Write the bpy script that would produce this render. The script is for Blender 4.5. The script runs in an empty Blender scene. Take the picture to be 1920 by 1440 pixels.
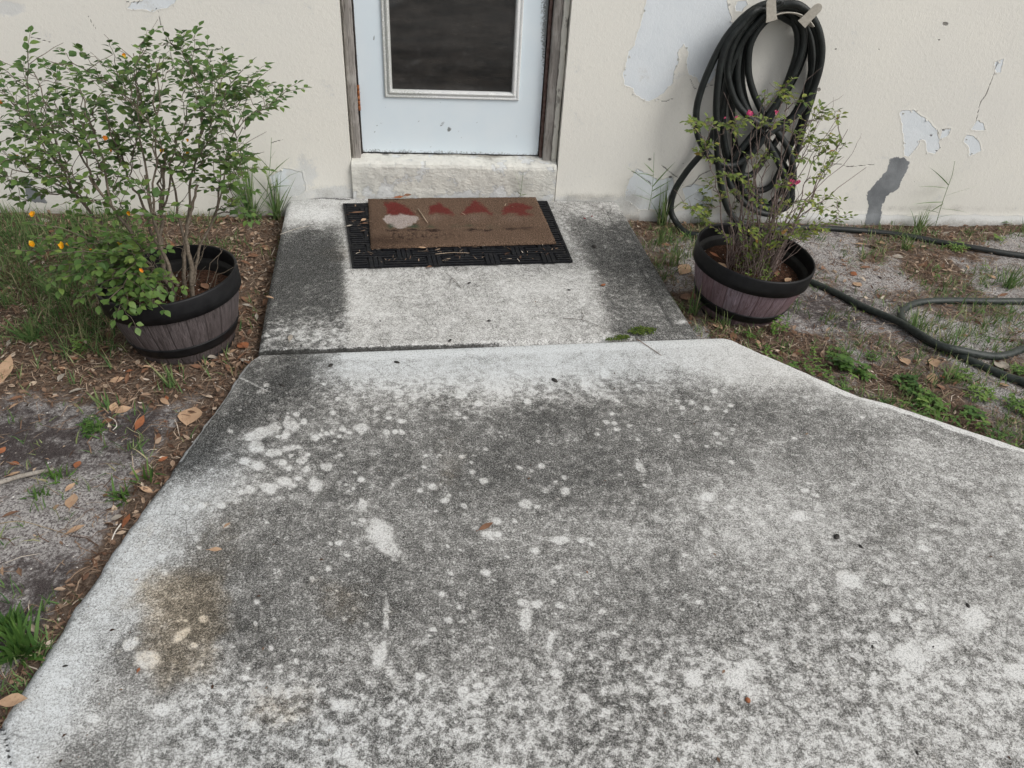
import bpy, bmesh, math, random
import numpy as np
from mathutils import Vector, Matrix
rnd = random.Random(7); PI = math.pi
S = bpy.context.scene; COL = S.collection
# ------------------------------------------------------------------ camera
F, YAW, PITCH, ROLL = 1500.0, 0.11279788, 0.64001686, -0.06094442
CAM = np.array([0.0, -3.63, 1.6])
def _rot():
    sy, cy = math.sin(YAW), math.cos(YAW)
    f = np.array([sy*math.cos(PITCH), cy*math.cos(PITCH), -math.sin(PITCH)])
    r = np.array([cy, -sy, 0.]); d = np.cross(f, r); c, s = math.cos(ROLL), math.sin(ROLL)
    return np.array([c*r+s*d, -s*r+c*d, f])
RM = _rot()
cam = bpy.data.cameras.new('camera'); co = bpy.data.objects.new('camera', cam); COL.objects.link(co); S.camera = co
cam.sensor_width = 36; cam.lens = F/1920*36; cam.clip_start = .05; cam.clip_end = 500
co.matrix_world = Matrix([[RM[0][i], -RM[1][i], -RM[2][i], CAM[i]] for i in range(3)]+[[0,0,0,1]])
# ------------------------------------------------------------------ light
SUN_EL, SUN_AZ = math.radians(44), math.radians(128)     # soft high light from the right, in front of the wall
w = bpy.data.worlds.new('World'); S.world = w; w.use_nodes = True
nt = w.node_tree; nt.nodes.clear()
sky = nt.nodes.new('ShaderNodeTexSky'); sky.sky_type = 'NISHITA'; sky.sun_disc = False
sky.sun_elevation = SUN_EL; sky.sun_rotation = SUN_AZ; sky.dust_density = 4; sky.air_density = 1.0; sky.altitude = 50
hs = nt.nodes.new('ShaderNodeHueSaturation'); hs.inputs['Saturation'].default_value = .22
bg = nt.nodes.new('ShaderNodeBackground'); bg.inputs['Strength'].default_value = .125
wo = nt.nodes.new('ShaderNodeOutputWorld')
nt.links.new(sky.outputs[0], hs.inputs['Color']); nt.links.new(hs.outputs[0], bg.inputs[0]); nt.links.new(bg.outputs[0], wo.inputs[0])
sl = bpy.data.lights.new('sun', 'SUN'); so = bpy.data.objects.new('sun', sl); COL.objects.link(so)
sl.energy = 1.35; sl.angle = math.radians(26); sl.color = (1, .97, .93)
sd = Vector((math.sin(SUN_AZ)*math.cos(SUN_EL), math.cos(SUN_AZ)*math.cos(SUN_EL), math.sin(SUN_EL)))
so.rotation_euler = sd.to_track_quat('Z', 'Y').to_euler()
S.view_settings.view_transform = 'Standard'; S.view_settings.look = 'None'; S.view_settings.exposure = 0.09; S.view_settings.gamma = 1
S.view_settings.use_curve_mapping = False
S.cycles.use_denoising = True; S.cycles.denoiser = 'OPENIMAGEDENOISE'; S.cycles.denoising_input_passes = 'RGB_ALBEDO_NORMAL'; S.cycles.denoising_prefilter = 'ACCURATE'

# ------------------------------------------------------------------ helpers: measured points
def _ray(u, v): return RM.T@np.array([(u-960)/F, (v-720)/F, 1.0])
def G(u, v, z=0.0): d = _ray(u, v); return CAM+d*((z-CAM[2])/d[2])          # point on a level plane
def W(u, v, Y=0.0): d = _ray(u, v); return CAM+d*((Y-CAM[1])/d[1])          # point on a plane along the wall
def PX(p):
    q = (np.asarray(p, dtype=float)-CAM)@RM.T
    zz = np.maximum(q[..., 2], .05)
    return q[..., 0]/zz*F+960, q[..., 1]/zz*F+720
def _h(ix, iy, s):
    n = (ix*374761393+iy*668265263+s*1442695041) & 0xffffffff
    n = ((n ^ (n >> 13))*1274126177) & 0xffffffff
    return ((n ^ (n >> 16)) & 0xffff)/65535.0
def vn(x, y, s=0):
    x = np.asarray(x, float); y = np.asarray(y, float)
    ix = np.floor(x).astype(np.int64); iy = np.floor(y).astype(np.int64); fx = x-ix; fy = y-iy
    fx = fx*fx*(3-2*fx); fy = fy*fy*(3-2*fy)
    a = _h(ix, iy, s); b = _h(ix+1, iy, s); c = _h(ix, iy+1, s); d = _h(ix+1, iy+1, s)
    return (a*(1-fx)+b*fx)*(1-fy)+(c*(1-fx)+d*fx)*fy
def fbm(x, y, s=0, o=4):
    r = 0; a = .5; t = 0
    for k in range(o): r = r+a*vn(x*2**k, y*2**k, s+k*17); t += a; a *= .5
    return r/t
def sstep(a, b, x): t = np.clip((np.asarray(x, float)-a)/(b-a), 0, 1); return t*t*(3-2*t)
def blob(U, V, cx, cy, rx, ry, rot=0):
    c, s = math.cos(math.radians(rot)), math.sin(math.radians(rot)); x = U-cx; y = V-cy
    a = (x*c+y*s)/rx; b = (-x*s+y*c)/ry
    return np.exp(-(a*a+b*b))
def poly_sd(U, V, P):                                   # signed distance, positive inside
    P = np.array(P, float); d = np.full(U.shape, 1e9); ins = np.zeros(U.shape, bool)
    for i in range(len(P)):
        a = P[i]; b = P[(i+1) % len(P)]; e = b-a
        t = np.clip(((U-a[0])*e[0]+(V-a[1])*e[1])/(e@e+1e-9), 0, 1)
        d = np.minimum(d, np.hypot(U-a[0]-t*e[0], V-a[1]-t*e[1]))
        if abs(e[1]) > 1e-9:
            c = ((a[1] > V) != (b[1] > V)) & (U < (b[0]-a[0])*(V-a[1])/(b[1]-a[1])+a[0]); ins ^= c
    return np.where(ins, d, -d)
def line_d(U, V, P):
    P = np.array(P, float); d = np.full(U.shape, 1e9)
    for a, b in zip(P[:-1], P[1:]):
        e = b-a; t = np.clip(((U-a[0])*e[0]+(V-a[1])*e[1])/(e@e+1e-9), 0, 1)
        d = np.minimum(d, np.hypot(U-a[0]-t*e[0], V-a[1]-t*e[1]))
    return d
def soil(X, Y):
    X = np.asarray(X, float); Y = np.asarray(Y, float)
    b = -.105+.07*sstep(.05, 1.7, -Y)+.008*sstep(1.7, 2.8, -Y)
    return b+.018*(fbm(X*3, Y*3, 3)-.5)+.008*(fbm(X*14, Y*14, 9, 3)-.5)
def onsoil(u, v, lift=0.0):
    z = -.06
    for k in range(4): p = G(u, v, z); z = float(soil(p[0], p[1]))
    p = G(u, v, z+lift); return p

# ------------------------------------------------------------------ helpers: meshes and objects
class MB:
    def __init__(s): s.v = []; s.f = []; s.c = []; s.m = []
    def add(s, vs, fs, c=0.5, m=0):
        n = len(s.v); s.v.extend([tuple(map(float, p)) for p in vs]); s.c.extend([c]*len(vs))
        s.f.extend([tuple(i+n for i in f) for f in fs]); s.m.extend([m]*len(fs))
    def addc(s, vs, fs, cs, m=0):
        n = len(s.v); s.v.extend([tuple(map(float, p)) for p in vs]); s.c.extend(cs)
        s.f.extend([tuple(i+n for i in f) for f in fs]); s.m.extend([m]*len(fs))
    def mesh(s, name, smooth=True):
        me = bpy.data.meshes.new(name); me.from_pydata(s.v, [], s.f)
        at = me.attributes.new('tone', 'FLOAT', 'POINT'); at.data.foreach_set('value', np.array(s.c, dtype=np.float32))
        if any(s.m): me.polygons.foreach_set('material_index', s.m)
        me.polygons.foreach_set('use_smooth', [smooth]*len(me.polygons)); me.update()
        return me
    def obj(s, name, mat, parent=None, smooth=True, loc=None):
        if loc is not None: s.v = [(x-loc[0], y-loc[1], z-loc[2]) for x, y, z in s.v]
        o = bpy.data.objects.new(name, s.mesh(name, smooth)); COL.objects.link(o)
        for m in (mat if isinstance(mat, (list, tuple)) else [mat]): o.data.materials.append(m)
        if loc is not None: o.location = loc
        if parent: o.parent = parent; 
        if parent and loc is None: o.matrix_parent_inverse = parent.matrix_basis.inverted()
        return o
def tag(o, label=None, cat=None, group=None, kind=None):
    for k, v in (('label', label), ('category', cat), ('group', group), ('kind', kind)):
        if v: o[k] = v
    return o
def empty(name, loc, label, cat, group=None):
    o = bpy.data.objects.new(name, None); COL.objects.link(o); o.location = loc; o.empty_display_size = .1
    return tag(o, label, cat, group)
def gridmesh(name, X, Y, Z, attrs, mat, parent=None, flip=False):
    ny, nx = X.shape; co_ = np.stack([X, Y, Z], -1).reshape(-1, 3).astype(np.float32)
    i = np.arange(ny-1)[:, None]*nx+np.arange(nx-1)[None, :]
    q = np.stack([i, i+1, i+nx+1, i+nx], -1).reshape(-1, 4)
    if flip: q = q[:, ::-1]
    return rawmesh(name, co_, q, attrs, mat, parent)
def rawmesh(name, co_, q, attrs, mat, parent=None):
    me = bpy.data.meshes.new(name); me.vertices.add(len(co_)); me.vertices.foreach_set('co', co_.ravel())
    me.loops.add(q.size); me.loops.foreach_set('vertex_index', np.ascontiguousarray(q).ravel().astype(np.int32))
    me.polygons.add(len(q)); me.polygons.foreach_set('loop_start', (np.arange(len(q))*4).astype(np.int32))
    me.polygons.foreach_set('use_smooth', np.ones(len(q), bool))
    me.update(calc_edges=True); me.validate()
    for k, a in attrs.items():
        at = me.attributes.new(k, 'FLOAT', 'POINT'); at.data.foreach_set('value', np.asarray(a, np.float32).ravel())
    o = bpy.data.objects.new(name, me); COL.objects.link(o); me.materials.append(mat)
    if parent: o.parent = parent; o.matrix_parent_inverse = parent.matrix_basis.inverted()
    return o
def spline(pts, n=8):
    P = [np.array(p, float) for p in pts]; P = [2*P[0]-P[1]]+P+[2*P[-1]-P[-2]]; out = []
    for i in range(1, len(P)-2):
        a, b, c, d = P[i-1:i+3]
        for k in range(n):
            t = k/n; out.append(.5*((2*b)+(-a+c)*t+(2*a-5*b+4*c-d)*t*t+(-a+3*b-3*c+d)*t**3))
    out.append(P[-2]); return out
def tube(mb, pts, r0, r1=None, seg=6, c=.5, cap=True):
    if r1 is None: r1 = r0
    pts = [np.array(p, float) for p in pts]; n = len(pts); vs = []; fs = []
    nrm = None
    for i, p in enumerate(pts):
        t = pts[min(i+1, n-1)]-pts[max(i-1, 0)]; t = t/(np.linalg.norm(t)+1e-9)
        if nrm is None:
            nrm = np.cross(t, (0, 0, 1) if abs(t[2]) < .9 else (1, 0, 0))
        nrm = nrm-t*(nrm@t); nrm = nrm/(np.linalg.norm(nrm)+1e-9); b = np.cross(t, nrm)
        r = r0+(r1-r0)*i/max(n-1, 1)
        for k in range(seg):
            a = 2*PI*k/seg; vs.append(p+r*(math.cos(a)*nrm+math.sin(a)*b))
    for i in range(n-1):
        for k in range(seg):
            fs.append((i*seg+k, i*seg+(k+1) % seg, (i+1)*seg+(k+1) % seg, (i+1)*seg+k))
    if cap: fs.append(tuple(range(seg))[::-1]); fs.append(tuple((n-1)*seg+k for k in range(seg)))
    mb.add(vs, fs, c)
def unit(v): v = np.array(v, float); return v/(np.linalg.norm(v)+1e-9)
def leaf(mb, p, d, up, L, Wd, fold=.25, droop=.2, c=.5, nseg=4, tip=1.0, wav=0.0):
    d = unit(d); side = unit(np.cross(d, up)); up = np.cross(side, d); vs = [p]; n = nseg
    prof = {3: [.85, .75], 4: [.78, 1., .6], 5: [.62, .97, .95, .55]}[n]
    for i in range(1, n):
        t = i/n; m = p+d*L*t-up*droop*L*t*t; h = Wd*.5*prof[i-1]
        a = wav*rnd.uniform(-1, 1)*L
        vs += [m-up*0, m-side*h+up*(fold*h+a), m+side*h+up*(fold*h-a)]
    vs.append(p+d*L*tip-up*droop*L)
    fs = [(0, 1, 2), (0, 3, 1)]
    for i in range(n-2):
        b = 1+3*i; fs += [(b, b+3, b+4, b+1), (b, b+2, b+5, b+3)]
    b = 1+3*(n-2); e = len(vs)-1; fs += [(b, e, b+1), (b, b+2, e)]
    mb.add(vs, fs, c)
def blade(mb, p, d, L, wd, curve=.4, c=.5, seg=4, grav=(0, 0, -1)):
    d = unit(d); side = unit(np.cross(d, (rnd.gauss(0, .3), rnd.gauss(0, .3), 1))); vs = []; g = np.array(grav, float); q = np.array(p, float)
    for i in range(seg+1):
        t = i/seg; h = wd*.5*(1-t**1.6)*(.6+.9*min(t*3, 1)*.45)
        if i < seg: vs += [q-side*h, q+side*h]
        else: vs.append(q)
        q = q+unit(d+g*curve*t*1.6)*L/seg
    fs = [(2*i, 2*i+1, 2*i+3, 2*i+2) for i in range(seg-1)]+[(2*seg-2, 2*seg-1, 2*seg)]
    mb.add(vs, fs, c)
def box(mb, x0, x1, y0, y1, z0, z1, c=.5, m=0):
    vs = [(x, y, z) for z in (z0, z1) for y in (y0, y1) for x in (x0, x1)]
    mb.add(vs, [(0, 2, 3, 1), (4, 5, 7, 6), (0, 1, 5, 4), (2, 6, 7, 3), (0, 4, 6, 2), (1, 3, 7, 5)], c, m)
def bevel(o, wd, seg=2):
    m = o.modifiers.new('bevel', 'BEVEL'); m.width = wd; m.segments = seg; m.limit_method = 'ANGLE'; m.angle_limit = math.radians(40)

# ------------------------------------------------------------------ helpers: materials
class MT:
    def __init__(s, name, rough=.8, spec=.3):
        s.m = bpy.data.materials.new(name); s.m.use_nodes = True; s.t = s.m.node_tree
        s.b = s.t.nodes['Principled BSDF']; s.b.inputs['Roughness'].default_value = rough
        s.b.inputs['Specular IOR Level'].default_value = spec
        s.tc = s.t.nodes.new('ShaderNodeTexCoord').outputs['Object']
        s.geo = s.t.nodes.new('ShaderNodeNewGeometry').outputs['Position']
    def lk(s, a, b):
        if isinstance(a, (int, float)): b.default_value = a
        elif isinstance(a, (tuple, list)): b.default_value = tuple(a)+((1,) if len(a) == 3 and len(b.default_value) == 4 else ())
        else: s.t.links.new(a, b)
    def noise(s, scale, detail=3, rough=.55, dist=0, vec=None, stretch=None, w=None):
        n = s.t.nodes.new('ShaderNodeTexNoise'); v = vec or s.tc
        if stretch: v = s.map(v, stretch)
        s.lk(v, n.inputs['Vector']); n.inputs['Scale'].default_value = scale; n.inputs['Detail'].default_value = detail
        n.inputs['Roughness'].default_value = rough; n.inputs['Distortion'].default_value = dist
        return n.outputs['Fac']
    def map(s, v, sc, loc=(0, 0, 0), rot=(0, 0, 0)):
        n = s.t.nodes.new('ShaderNodeMapping'); s.lk(v, n.inputs[0]); n.inputs['Scale'].default_value = sc
        n.inputs['Location'].default_value = loc; n.inputs['Rotation'].default_value = rot; return n.outputs[0]
    def vor(s, scale, feat='F1', vec=None, rand=1):
        n = s.t.nodes.new('ShaderNodeTexVoronoi'); n.feature = feat; s.lk(vec or s.tc, n.inputs['Vector'])
        n.inputs['Scale'].default_value = scale; n.inputs['Randomness'].default_value = rand; return n
    def attr(s, name, col=False):
        n = s.t.nodes.new('ShaderNodeAttribute'); n.attribute_name = name; return n.outputs['Color' if col else 'Fac']
    def ma(s, op, a, b=0.0, clamp=False):
        n = s.t.nodes.new('ShaderNodeMath'); n.operation = op; n.use_clamp = clamp; s.lk(a, n.inputs[0]); s.lk(b, n.inputs[1]); return n.outputs[0]
    def lin(s, *terms):                                  # sum of (socket, gain) with constant
        r = None
        for t in terms:
            x = t if isinstance(t, (int, float)) else s.ma('MULTIPLY', t[0], t[1])
            r = x if r is None else s.ma('ADD', r, x)
        return r
    def st(s, x, a, b, lo=0., hi=1.):
        n = s.t.nodes.new('ShaderNodeMapRange'); n.interpolation_type = 'SMOOTHSTEP'; s.lk(x, n.inputs[0])
        for k, v in zip((1, 2, 3, 4), (a, b, lo, hi)): n.inputs[k].default_value = v
        return n.outputs[0]
    def mix(s, f, a, b, mode='MIX'):
        n = s.t.nodes.new('ShaderNodeMix'); n.data_type = 'RGBA'; n.blend_type = mode; s.lk(f, n.inputs[0]); s.lk(a, n.inputs[6]); s.lk(b, n.inputs[7]); return n.outputs[2]
    def ramp(s, x, stops):
        n = s.t.nodes.new('ShaderNodeValToRGB'); s.lk(x, n.inputs[0]); e = n.color_ramp.elements
        while len(e) < len(stops): e.new(.5)
        for k, (p, c) in zip(e, stops): k.position = p; k.color = tuple(c)+(1,)
        return n.outputs[0]
    def col(s, c): s.lk(c, s.b.inputs['Base Color']); return s
    def ro(s, c): s.lk(c, s.b.inputs['Roughness']); return s
    def bump(s, h, dist=.002, st=1.0):
        n = s.t.nodes.new('ShaderNodeBump'); s.lk(h, n.inputs['Height']); n.inputs['Distance'].default_value = dist; n.inputs['Strength'].default_value = st
        s.t.links.new(n.outputs[0], s.b.inputs['Normal']); return s
def plain(name, c1, c2, scale=30, rough=.7, spec=.3, b=.001, stretch=None):
    m = MT(name, rough, spec); n = m.noise(scale, 4, stretch=stretch); m.col(m.mix(m.st(n, .3, .7), c1, c2)); m.bump(n, b); return m.m
def leafmat(name, stops, rough=.5, trans=.25, spec=.35):
    m = MT(name, rough, spec); n = m.noise(60, 2); t = m.lin((m.attr('tone'), 1.), (n, .25), -.12)
    c = m.ramp(t, stops); m.col(c)
    tr = m.t.nodes.new('ShaderNodeBsdfTranslucent'); m.lk(c, tr.inputs[0]); mx = m.t.nodes.new('ShaderNodeMixShader')
    mx.inputs[0].default_value = trans; out = m.t.nodes['Material Output']
    m.t.links.new(m.b.outputs[0], mx.inputs[1]); m.t.links.new(tr.outputs[0], mx.inputs[2]); m.t.links.new(mx.outputs[0], out.inputs[0])
    m.bump(n, .0005); return m.m
# ------------------------------------------------------------------ concrete material
def concrete(name):
    m = MT(name, .9, .2); dk = m.attr('dark'); bl = m.attr('blue'); oc = m.attr('ochre'); sp = m.attr('spot'); ew = m.attr('edge'); ck = m.attr('crack')
    n1 = m.noise(2.2, 5, .6); n2 = m.noise(11, 6, .68, .3); n3 = m.noise(48, 5, .7); n4 = m.noise(190, 3, .7); n5 = m.noise(520, 2, .6); n6 = m.noise(29, 4, .75, .2)
    mott = m.attr('mott')                                 # where pale islands break the dark crust
    isl = m.st(m.lin((m.noise(34, 6, .78, .15), 1.), (n4, .3), -.15), .47, .55)
    d = m.lin((dk, 1.), (n1, .4), (n2, .8), (n6, 1.1), (n3, 1.3), (n4, 2.3), (n5, .9), -3.47)
    d = m.ma('SUBTRACT', d, m.ma('MULTIPLY', mott, m.ma('MULTIPLY', isl, .54)))
    # round lichen spots and pale scars
    vs = m.vor(26, vec=m.map(m.tc, (1, 1, 1))); vd = m.lin((vs.outputs['Distance'], 1.), (n3, .5), -.25)
    rs = m.ma('MULTIPLY', m.st(vd, .16, .10), m.st(vs.outputs['Color'], .72, .76))
    vr = m.vor(11); rd = m.lin((vr.outputs['Distance'], 1.), (n3, .45), -.22)
    ring = m.ma('MULTIPLY', m.ma('MULTIPLY', m.st(rd, .24, .19), m.st(rd, .06, .12)), m.st(vr.outputs['Color'], .62, .66))
    spv = m.st(m.lin((sp, 1.), (n6, 1.0), (n3, 2.6), (n4, 1.6), -2.6), .22, .60)
    d = m.ma('SUBTRACT', d, m.ma('MULTIPLY', spv, .62)); d = m.ma('SUBTRACT', d, m.ma('MULTIPLY', m.ma('MULTIPLY', rs, mott), .3))
    d = m.ma('SUBTRACT', d, m.ma('MULTIPLY', m.ma('MULTIPLY', ring, mott), .25))
    ewv = m.st(m.lin((ew, 1.), (n2, .9), (n3, .6), -.75), .1, .45); d = m.ma('SUBTRACT', d, ewv)
    t = m.st(d, -.32, 1.02)
    c = m.ramp(t, [(0, (.72, .72, .70)), (.2, (.565, .56, .54)), (.42, (.365, .36, .342)), (.64, (.20, .196, .184)), (1, (.03, .03, .028))])
    # sand grains: bright and black specks
    g = m.noise(430, 2, .8); c = m.mix(m.ma('MULTIPLY', m.st(g, .54, .66), .6), c, (.70, .70, .68)); g2 = m.noise(350, 2, .8, vec=m.map(m.tc, (1, 1, 1), (3, 7, 1)))
    c = m.mix(m.ma('MULTIPLY', m.st(g2, .54, .66), .65), c, (.035, .035, .035))
    g3 = m.noise(170, 4, .75, vec=m.map(m.tc, (1, 1, 1), (11, 5, 2))); c = m.mix(m.ma('MULTIPLY', m.st(g3, .535, .60), .55), c, m.mix(1., c, (.34, .34, .33), 'MULTIPLY'))
    c = m.mix(m.ma('MULTIPLY', bl, .4), c, m.mix(1., c, (.86, .95, 1.04), 'MULTIPLY'))
    ocv = m.ma('MULTIPLY', m.st(m.lin((oc, 1.), (n2, .8), (n3, .5), -.65), .05, .7), .75)
    c = m.mix(ocv, c, m.mix(1., c, (1.0, .84, .63), 'MULTIPLY'))
    ckv = m.st(m.lin((ck, 1.), (n4, 1.2), -.6), .5, 1.1); c = m.mix(m.ma('MULTIPLY', ckv, .9), c, (.02, .02, .018))
    # hairline crazing
    vc = m.vor(9, 'DISTANCE_TO_EDGE', vec=None); wv = m.noise(6, 4)
    hc = m.ma('MULTIPLY', m.st(m.lin((vc.outputs['Distance'], 1.), (n3, .05), -.025), .012, .003), m.st(wv, .5, .62)); c = m.mix(m.ma('MULTIPLY', hc, .5), c, (.06, .06, .055))
    m.col(c); m.bump(m.lin((n3, .5), (n4, .6), (n5, .4), (ckv, -2.), (spv, .3)), .0016, .8); m.ro(.92); return m.m
M_CON = concrete('weathered_concrete')

SPOTS = []
def _sp(s, ox, oy, sc):
    for t in s.split(';'):
        a = [float(x) for x in t.split(',')]; x, y, r = a[:3]; ry = a[3] if len(a) > 3 else r*.72; r_ = a[4] if len(a) > 4 else 0
        SPOTS.append((ox+x/sc, oy+y/sc, r/sc*.95, ry/sc*.95, r_))
_sp('212,635,28;260,622,14;232,594,12;194,607,10;100,665,62,20,-15;150,645,25;195,665,14;185,678,12;160,680,8;475,647,25;405,650,14;365,662,12;345,668,12;322,672,10;300,682,14;430,660,8;570,660,14;600,660,10;625,662,12;627,620,14;375,692,7;395,675,8;80,718,28;165,737,14;140,740,20;195,722,14;215,718,16;240,718,10;255,765,20;275,745,10;180,775,16;205,795,14;85,788,24;40,770,20;190,845,24;305,862,24,28;270,800,16;345,790,20;240,835,12;220,860,12;130,870,30;60,880,20;25,885,10;395,747,10;475,838,14;445,872,8;480,930,18,20;850,750,12;890,774,8;770,745,7;715,750,7;710,792,8;940,725,9;890,808,12;1070,792,11;1150,788,14;1030,790,6;1433,650,11;1415,590,8;1590,652,9;1870,653,7;1860,560,9;1680,570,10;1713,548,11;1770,715,8;1775,905,22;1537,860,9;1360,668,8;1480,637,9;635,832,7;1135,697,6;1098,545,16;1385,440,20;1315,480,16;845,520,22;865,605,10;915,555,14;935,845,14;740,865,16;790,915,16;860,935,12;1165,880,14;1240,880,18;1090,930,20;695,880,12;1135,940,10;615,510,14;1000,680,5;1520,795,12,26,-40;1510,765,8', 440, 480, 2)
_sp('215,120,20;140,55,9;620,98,14;715,120,12;210,200,18;300,260,70,55,40;340,340,62,38,30;100,315,20;138,378,15;40,445,16;700,355,9;640,330,9;832,462,25;885,205,24;885,270,22;830,268,25;1030,120,30;1075,352,20;650,465,12;610,570,18;1010,612,24;1085,620,26;1200,625,20;1475,603,14;1410,658,18;712,708,15;778,662,12;640,700,22;695,632,14;990,565,10;665,755,12;545,775,10;1185,968,38,20,20;1180,1085,20;600,1210,28;1320,1085,25;1535,438,10;1605,215,10;330,680,13,85;1030,690,26,70;1150,810,12,55;965,760,9;355,960,22;795,1030,24;720,1050,20;1430,1155,20;1720,1110,22;1785,1110,14;1200,300,46,18;145,575,9;170,640,8;235,575,7;130,1380,60,40;110,1130,46,36;60,1250,36;300,870,30,60,20;500,980,26', 600, 900, 2.667)
_sp('957,240,16;962,305,18;1063,363,22;1190,380,22;830,455,16;755,455,14;605,1222,26,22;725,982,13;490,975,30,20,-30;555,1030,46,34;760,880,20,14;680,940,50,14,-40;1018,987,12;1113,1037,12;927,1100,14;1045,1057,13;850,530,12;240,1115,22;350,1255,24;1230,690,12;1170,730,12;625,355,10;965,820,12;960,900,9;1100,885,8;1000,520,9;1240,600,9', 0, 720, 2)
_sp('230,85,30;720,50,18;770,75,14;310,545,16;190,612,18;1315,345,25,14,30;1295,630,22;1235,585,18;1125,505,22;940,500,58,32,20;1240,190,8;1685,297,12;1560,690,56,48,40;1230,880,76,52,20;1380,820,48,36;1060,790,38;370,990,50,50;440,920,38;160,1000,44;240,458,12;540,135,14;1770,960,60;740,905,12;740,1065,10;1685,1330,35;1170,700,24;760,640,26;690,180,40,22', 1240, 900, 2.667)
_r = random.Random(3)
for k in range(230):
    u_ = _r.uniform(250, 1850); v_ = _r.uniform(720, 1430); r_ = _r.choice((2.5, 3, 3, 4, 5)); SPOTS.append((u_, v_, r_, r_*.75, 0))
def spotfield(U, V):
    s = np.zeros(U.shape)
    for (x, y, rx, ry, ro) in SPOTS:
        k = np.where((np.abs(U-x) < 3*max(rx, ry)) & (np.abs(V-y) < 3*max(rx, ry)))
        if len(k[0]) == 0: continue
        c, sn = math.cos(math.radians(ro)), math.sin(math.radians(ro)); a = U[k]-x; b = V[k]-y
        q = np.sqrt(((a*c+b*sn)/rx)**2+((-a*sn+b*c)/ry)**2)
        s[k] = np.maximum(s[k], np.clip(1.5-q, 0, 1))
    return s
def warp(U, V, X, Y, amp=30, sc=5):
    return U+amp*(fbm(X*sc, Y*sc, 41)-.5)*2, V+amp*(fbm(X*sc, Y*sc, 77)-.5)*2

# ------------------------------------------------------------------ lower slab (pavement)
LP = [(483, 660), (462, 678), (445, 700), (425, 730), (398, 768), (372, 802), (345, 840), (312, 890), (270, 945), (228, 1000), (180, 1070), (132, 1140), (100, 1190), (66, 1245), (30, 1300), (0, 1348)]
RP = [(1312, 630), (1350, 631), (1378, 636), (1402, 647), (1450, 668), (1520, 698), (1600, 733), (1620, 742), (1680, 757), (1740, 777), (1800, 797), (1870, 820), (1925, 838)]
lw = np.array([G(*p)[:2] for p in LP]); rw = np.array([G(*p)[:2] for p in RP])
dl = lw[-1]-lw[-3]; lw = np.vstack([lw, lw[-1]+dl/abs(dl[1])*4.5]); dr = rw[-1]-rw[-5]; rw = np.vstack([rw, rw[-1]+dr/abs(dr[1])*2.2, rw[-1]+dr/abs(dr[1])*2.2+(0, -3)])
jl, jr = G(483, 660)[:2], G(1312, 630)[:2]
def yback(x): return jl[1]+(jr[1]-jl[1])*(x-jl[0])/(jr[0]-jl[0])
def Lx(y): return np.interp(-y, -lw[:, 1], lw[:, 0])
def Rx(y): return np.interp(-y, -rw[:, 1], rw[:, 0])
YF = -6.5
def dens_axis(stops):
    out = []
    for (a, b, st) in stops: out.append(np.arange(a, b, st))
    return np.concatenate(out+[np.array([stops[-1][1]])])
ty = dens_axis([(0, .012, .004), (.012, 1.75, .0065), (1.75, 5.2, .06)]); ty = ty/ty[-1]
tx = np.concatenate([[0, .0025, .005], np.linspace(.008, .992, 430), [.995, .9975, 1]])
T, Sx = np.meshgrid(ty, tx, indexing='ij')
yl0 = yback(jl[0]); yy = yl0+(YF-yl0)*T
xl = Lx(yy); 
for _ in range(4): pass
xr = Rx(np.minimum(yy, rw[0, 1])); X = xl+(xr-xl)*Sx
Y = yback(X)+(YF-yback(X))*T
for _ in range(3):
    X = Lx(Y)+(Rx(np.minimum(Y, rw[0, 1]))-Lx(Y))*Sx; Y = yback(X)+(YF-yback(X))*T
X0, Y0 = X.copy(), Y.copy()
edge = np.minimum(np.minimum((X-Lx(Y)), (Rx(Y)-X)), (yback(X)-Y)+.0)
Z = .004*(fbm(X*1.2, Y*1.2, 5)-.5)+.0012*(fbm(X*25, Y*25, 6)-.5)-.012*(1-sstep(0, .018, edge))-.004*(1-sstep(0, .05, edge))
jag = (fbm(X*30, Y*30, 8, 3)-.5)*.010+(fbm(X*7, Y*7, 18, 3)-.5)*.022
X = X+np.where(Sx < .5, 1, -1)*np.abs(jag)*(1-sstep(0, .06, np.minimum(X-Lx(Y), Rx(Y)-X)))
U, V = PX(np.stack([X0, Y0, Z*0], -1))
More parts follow.
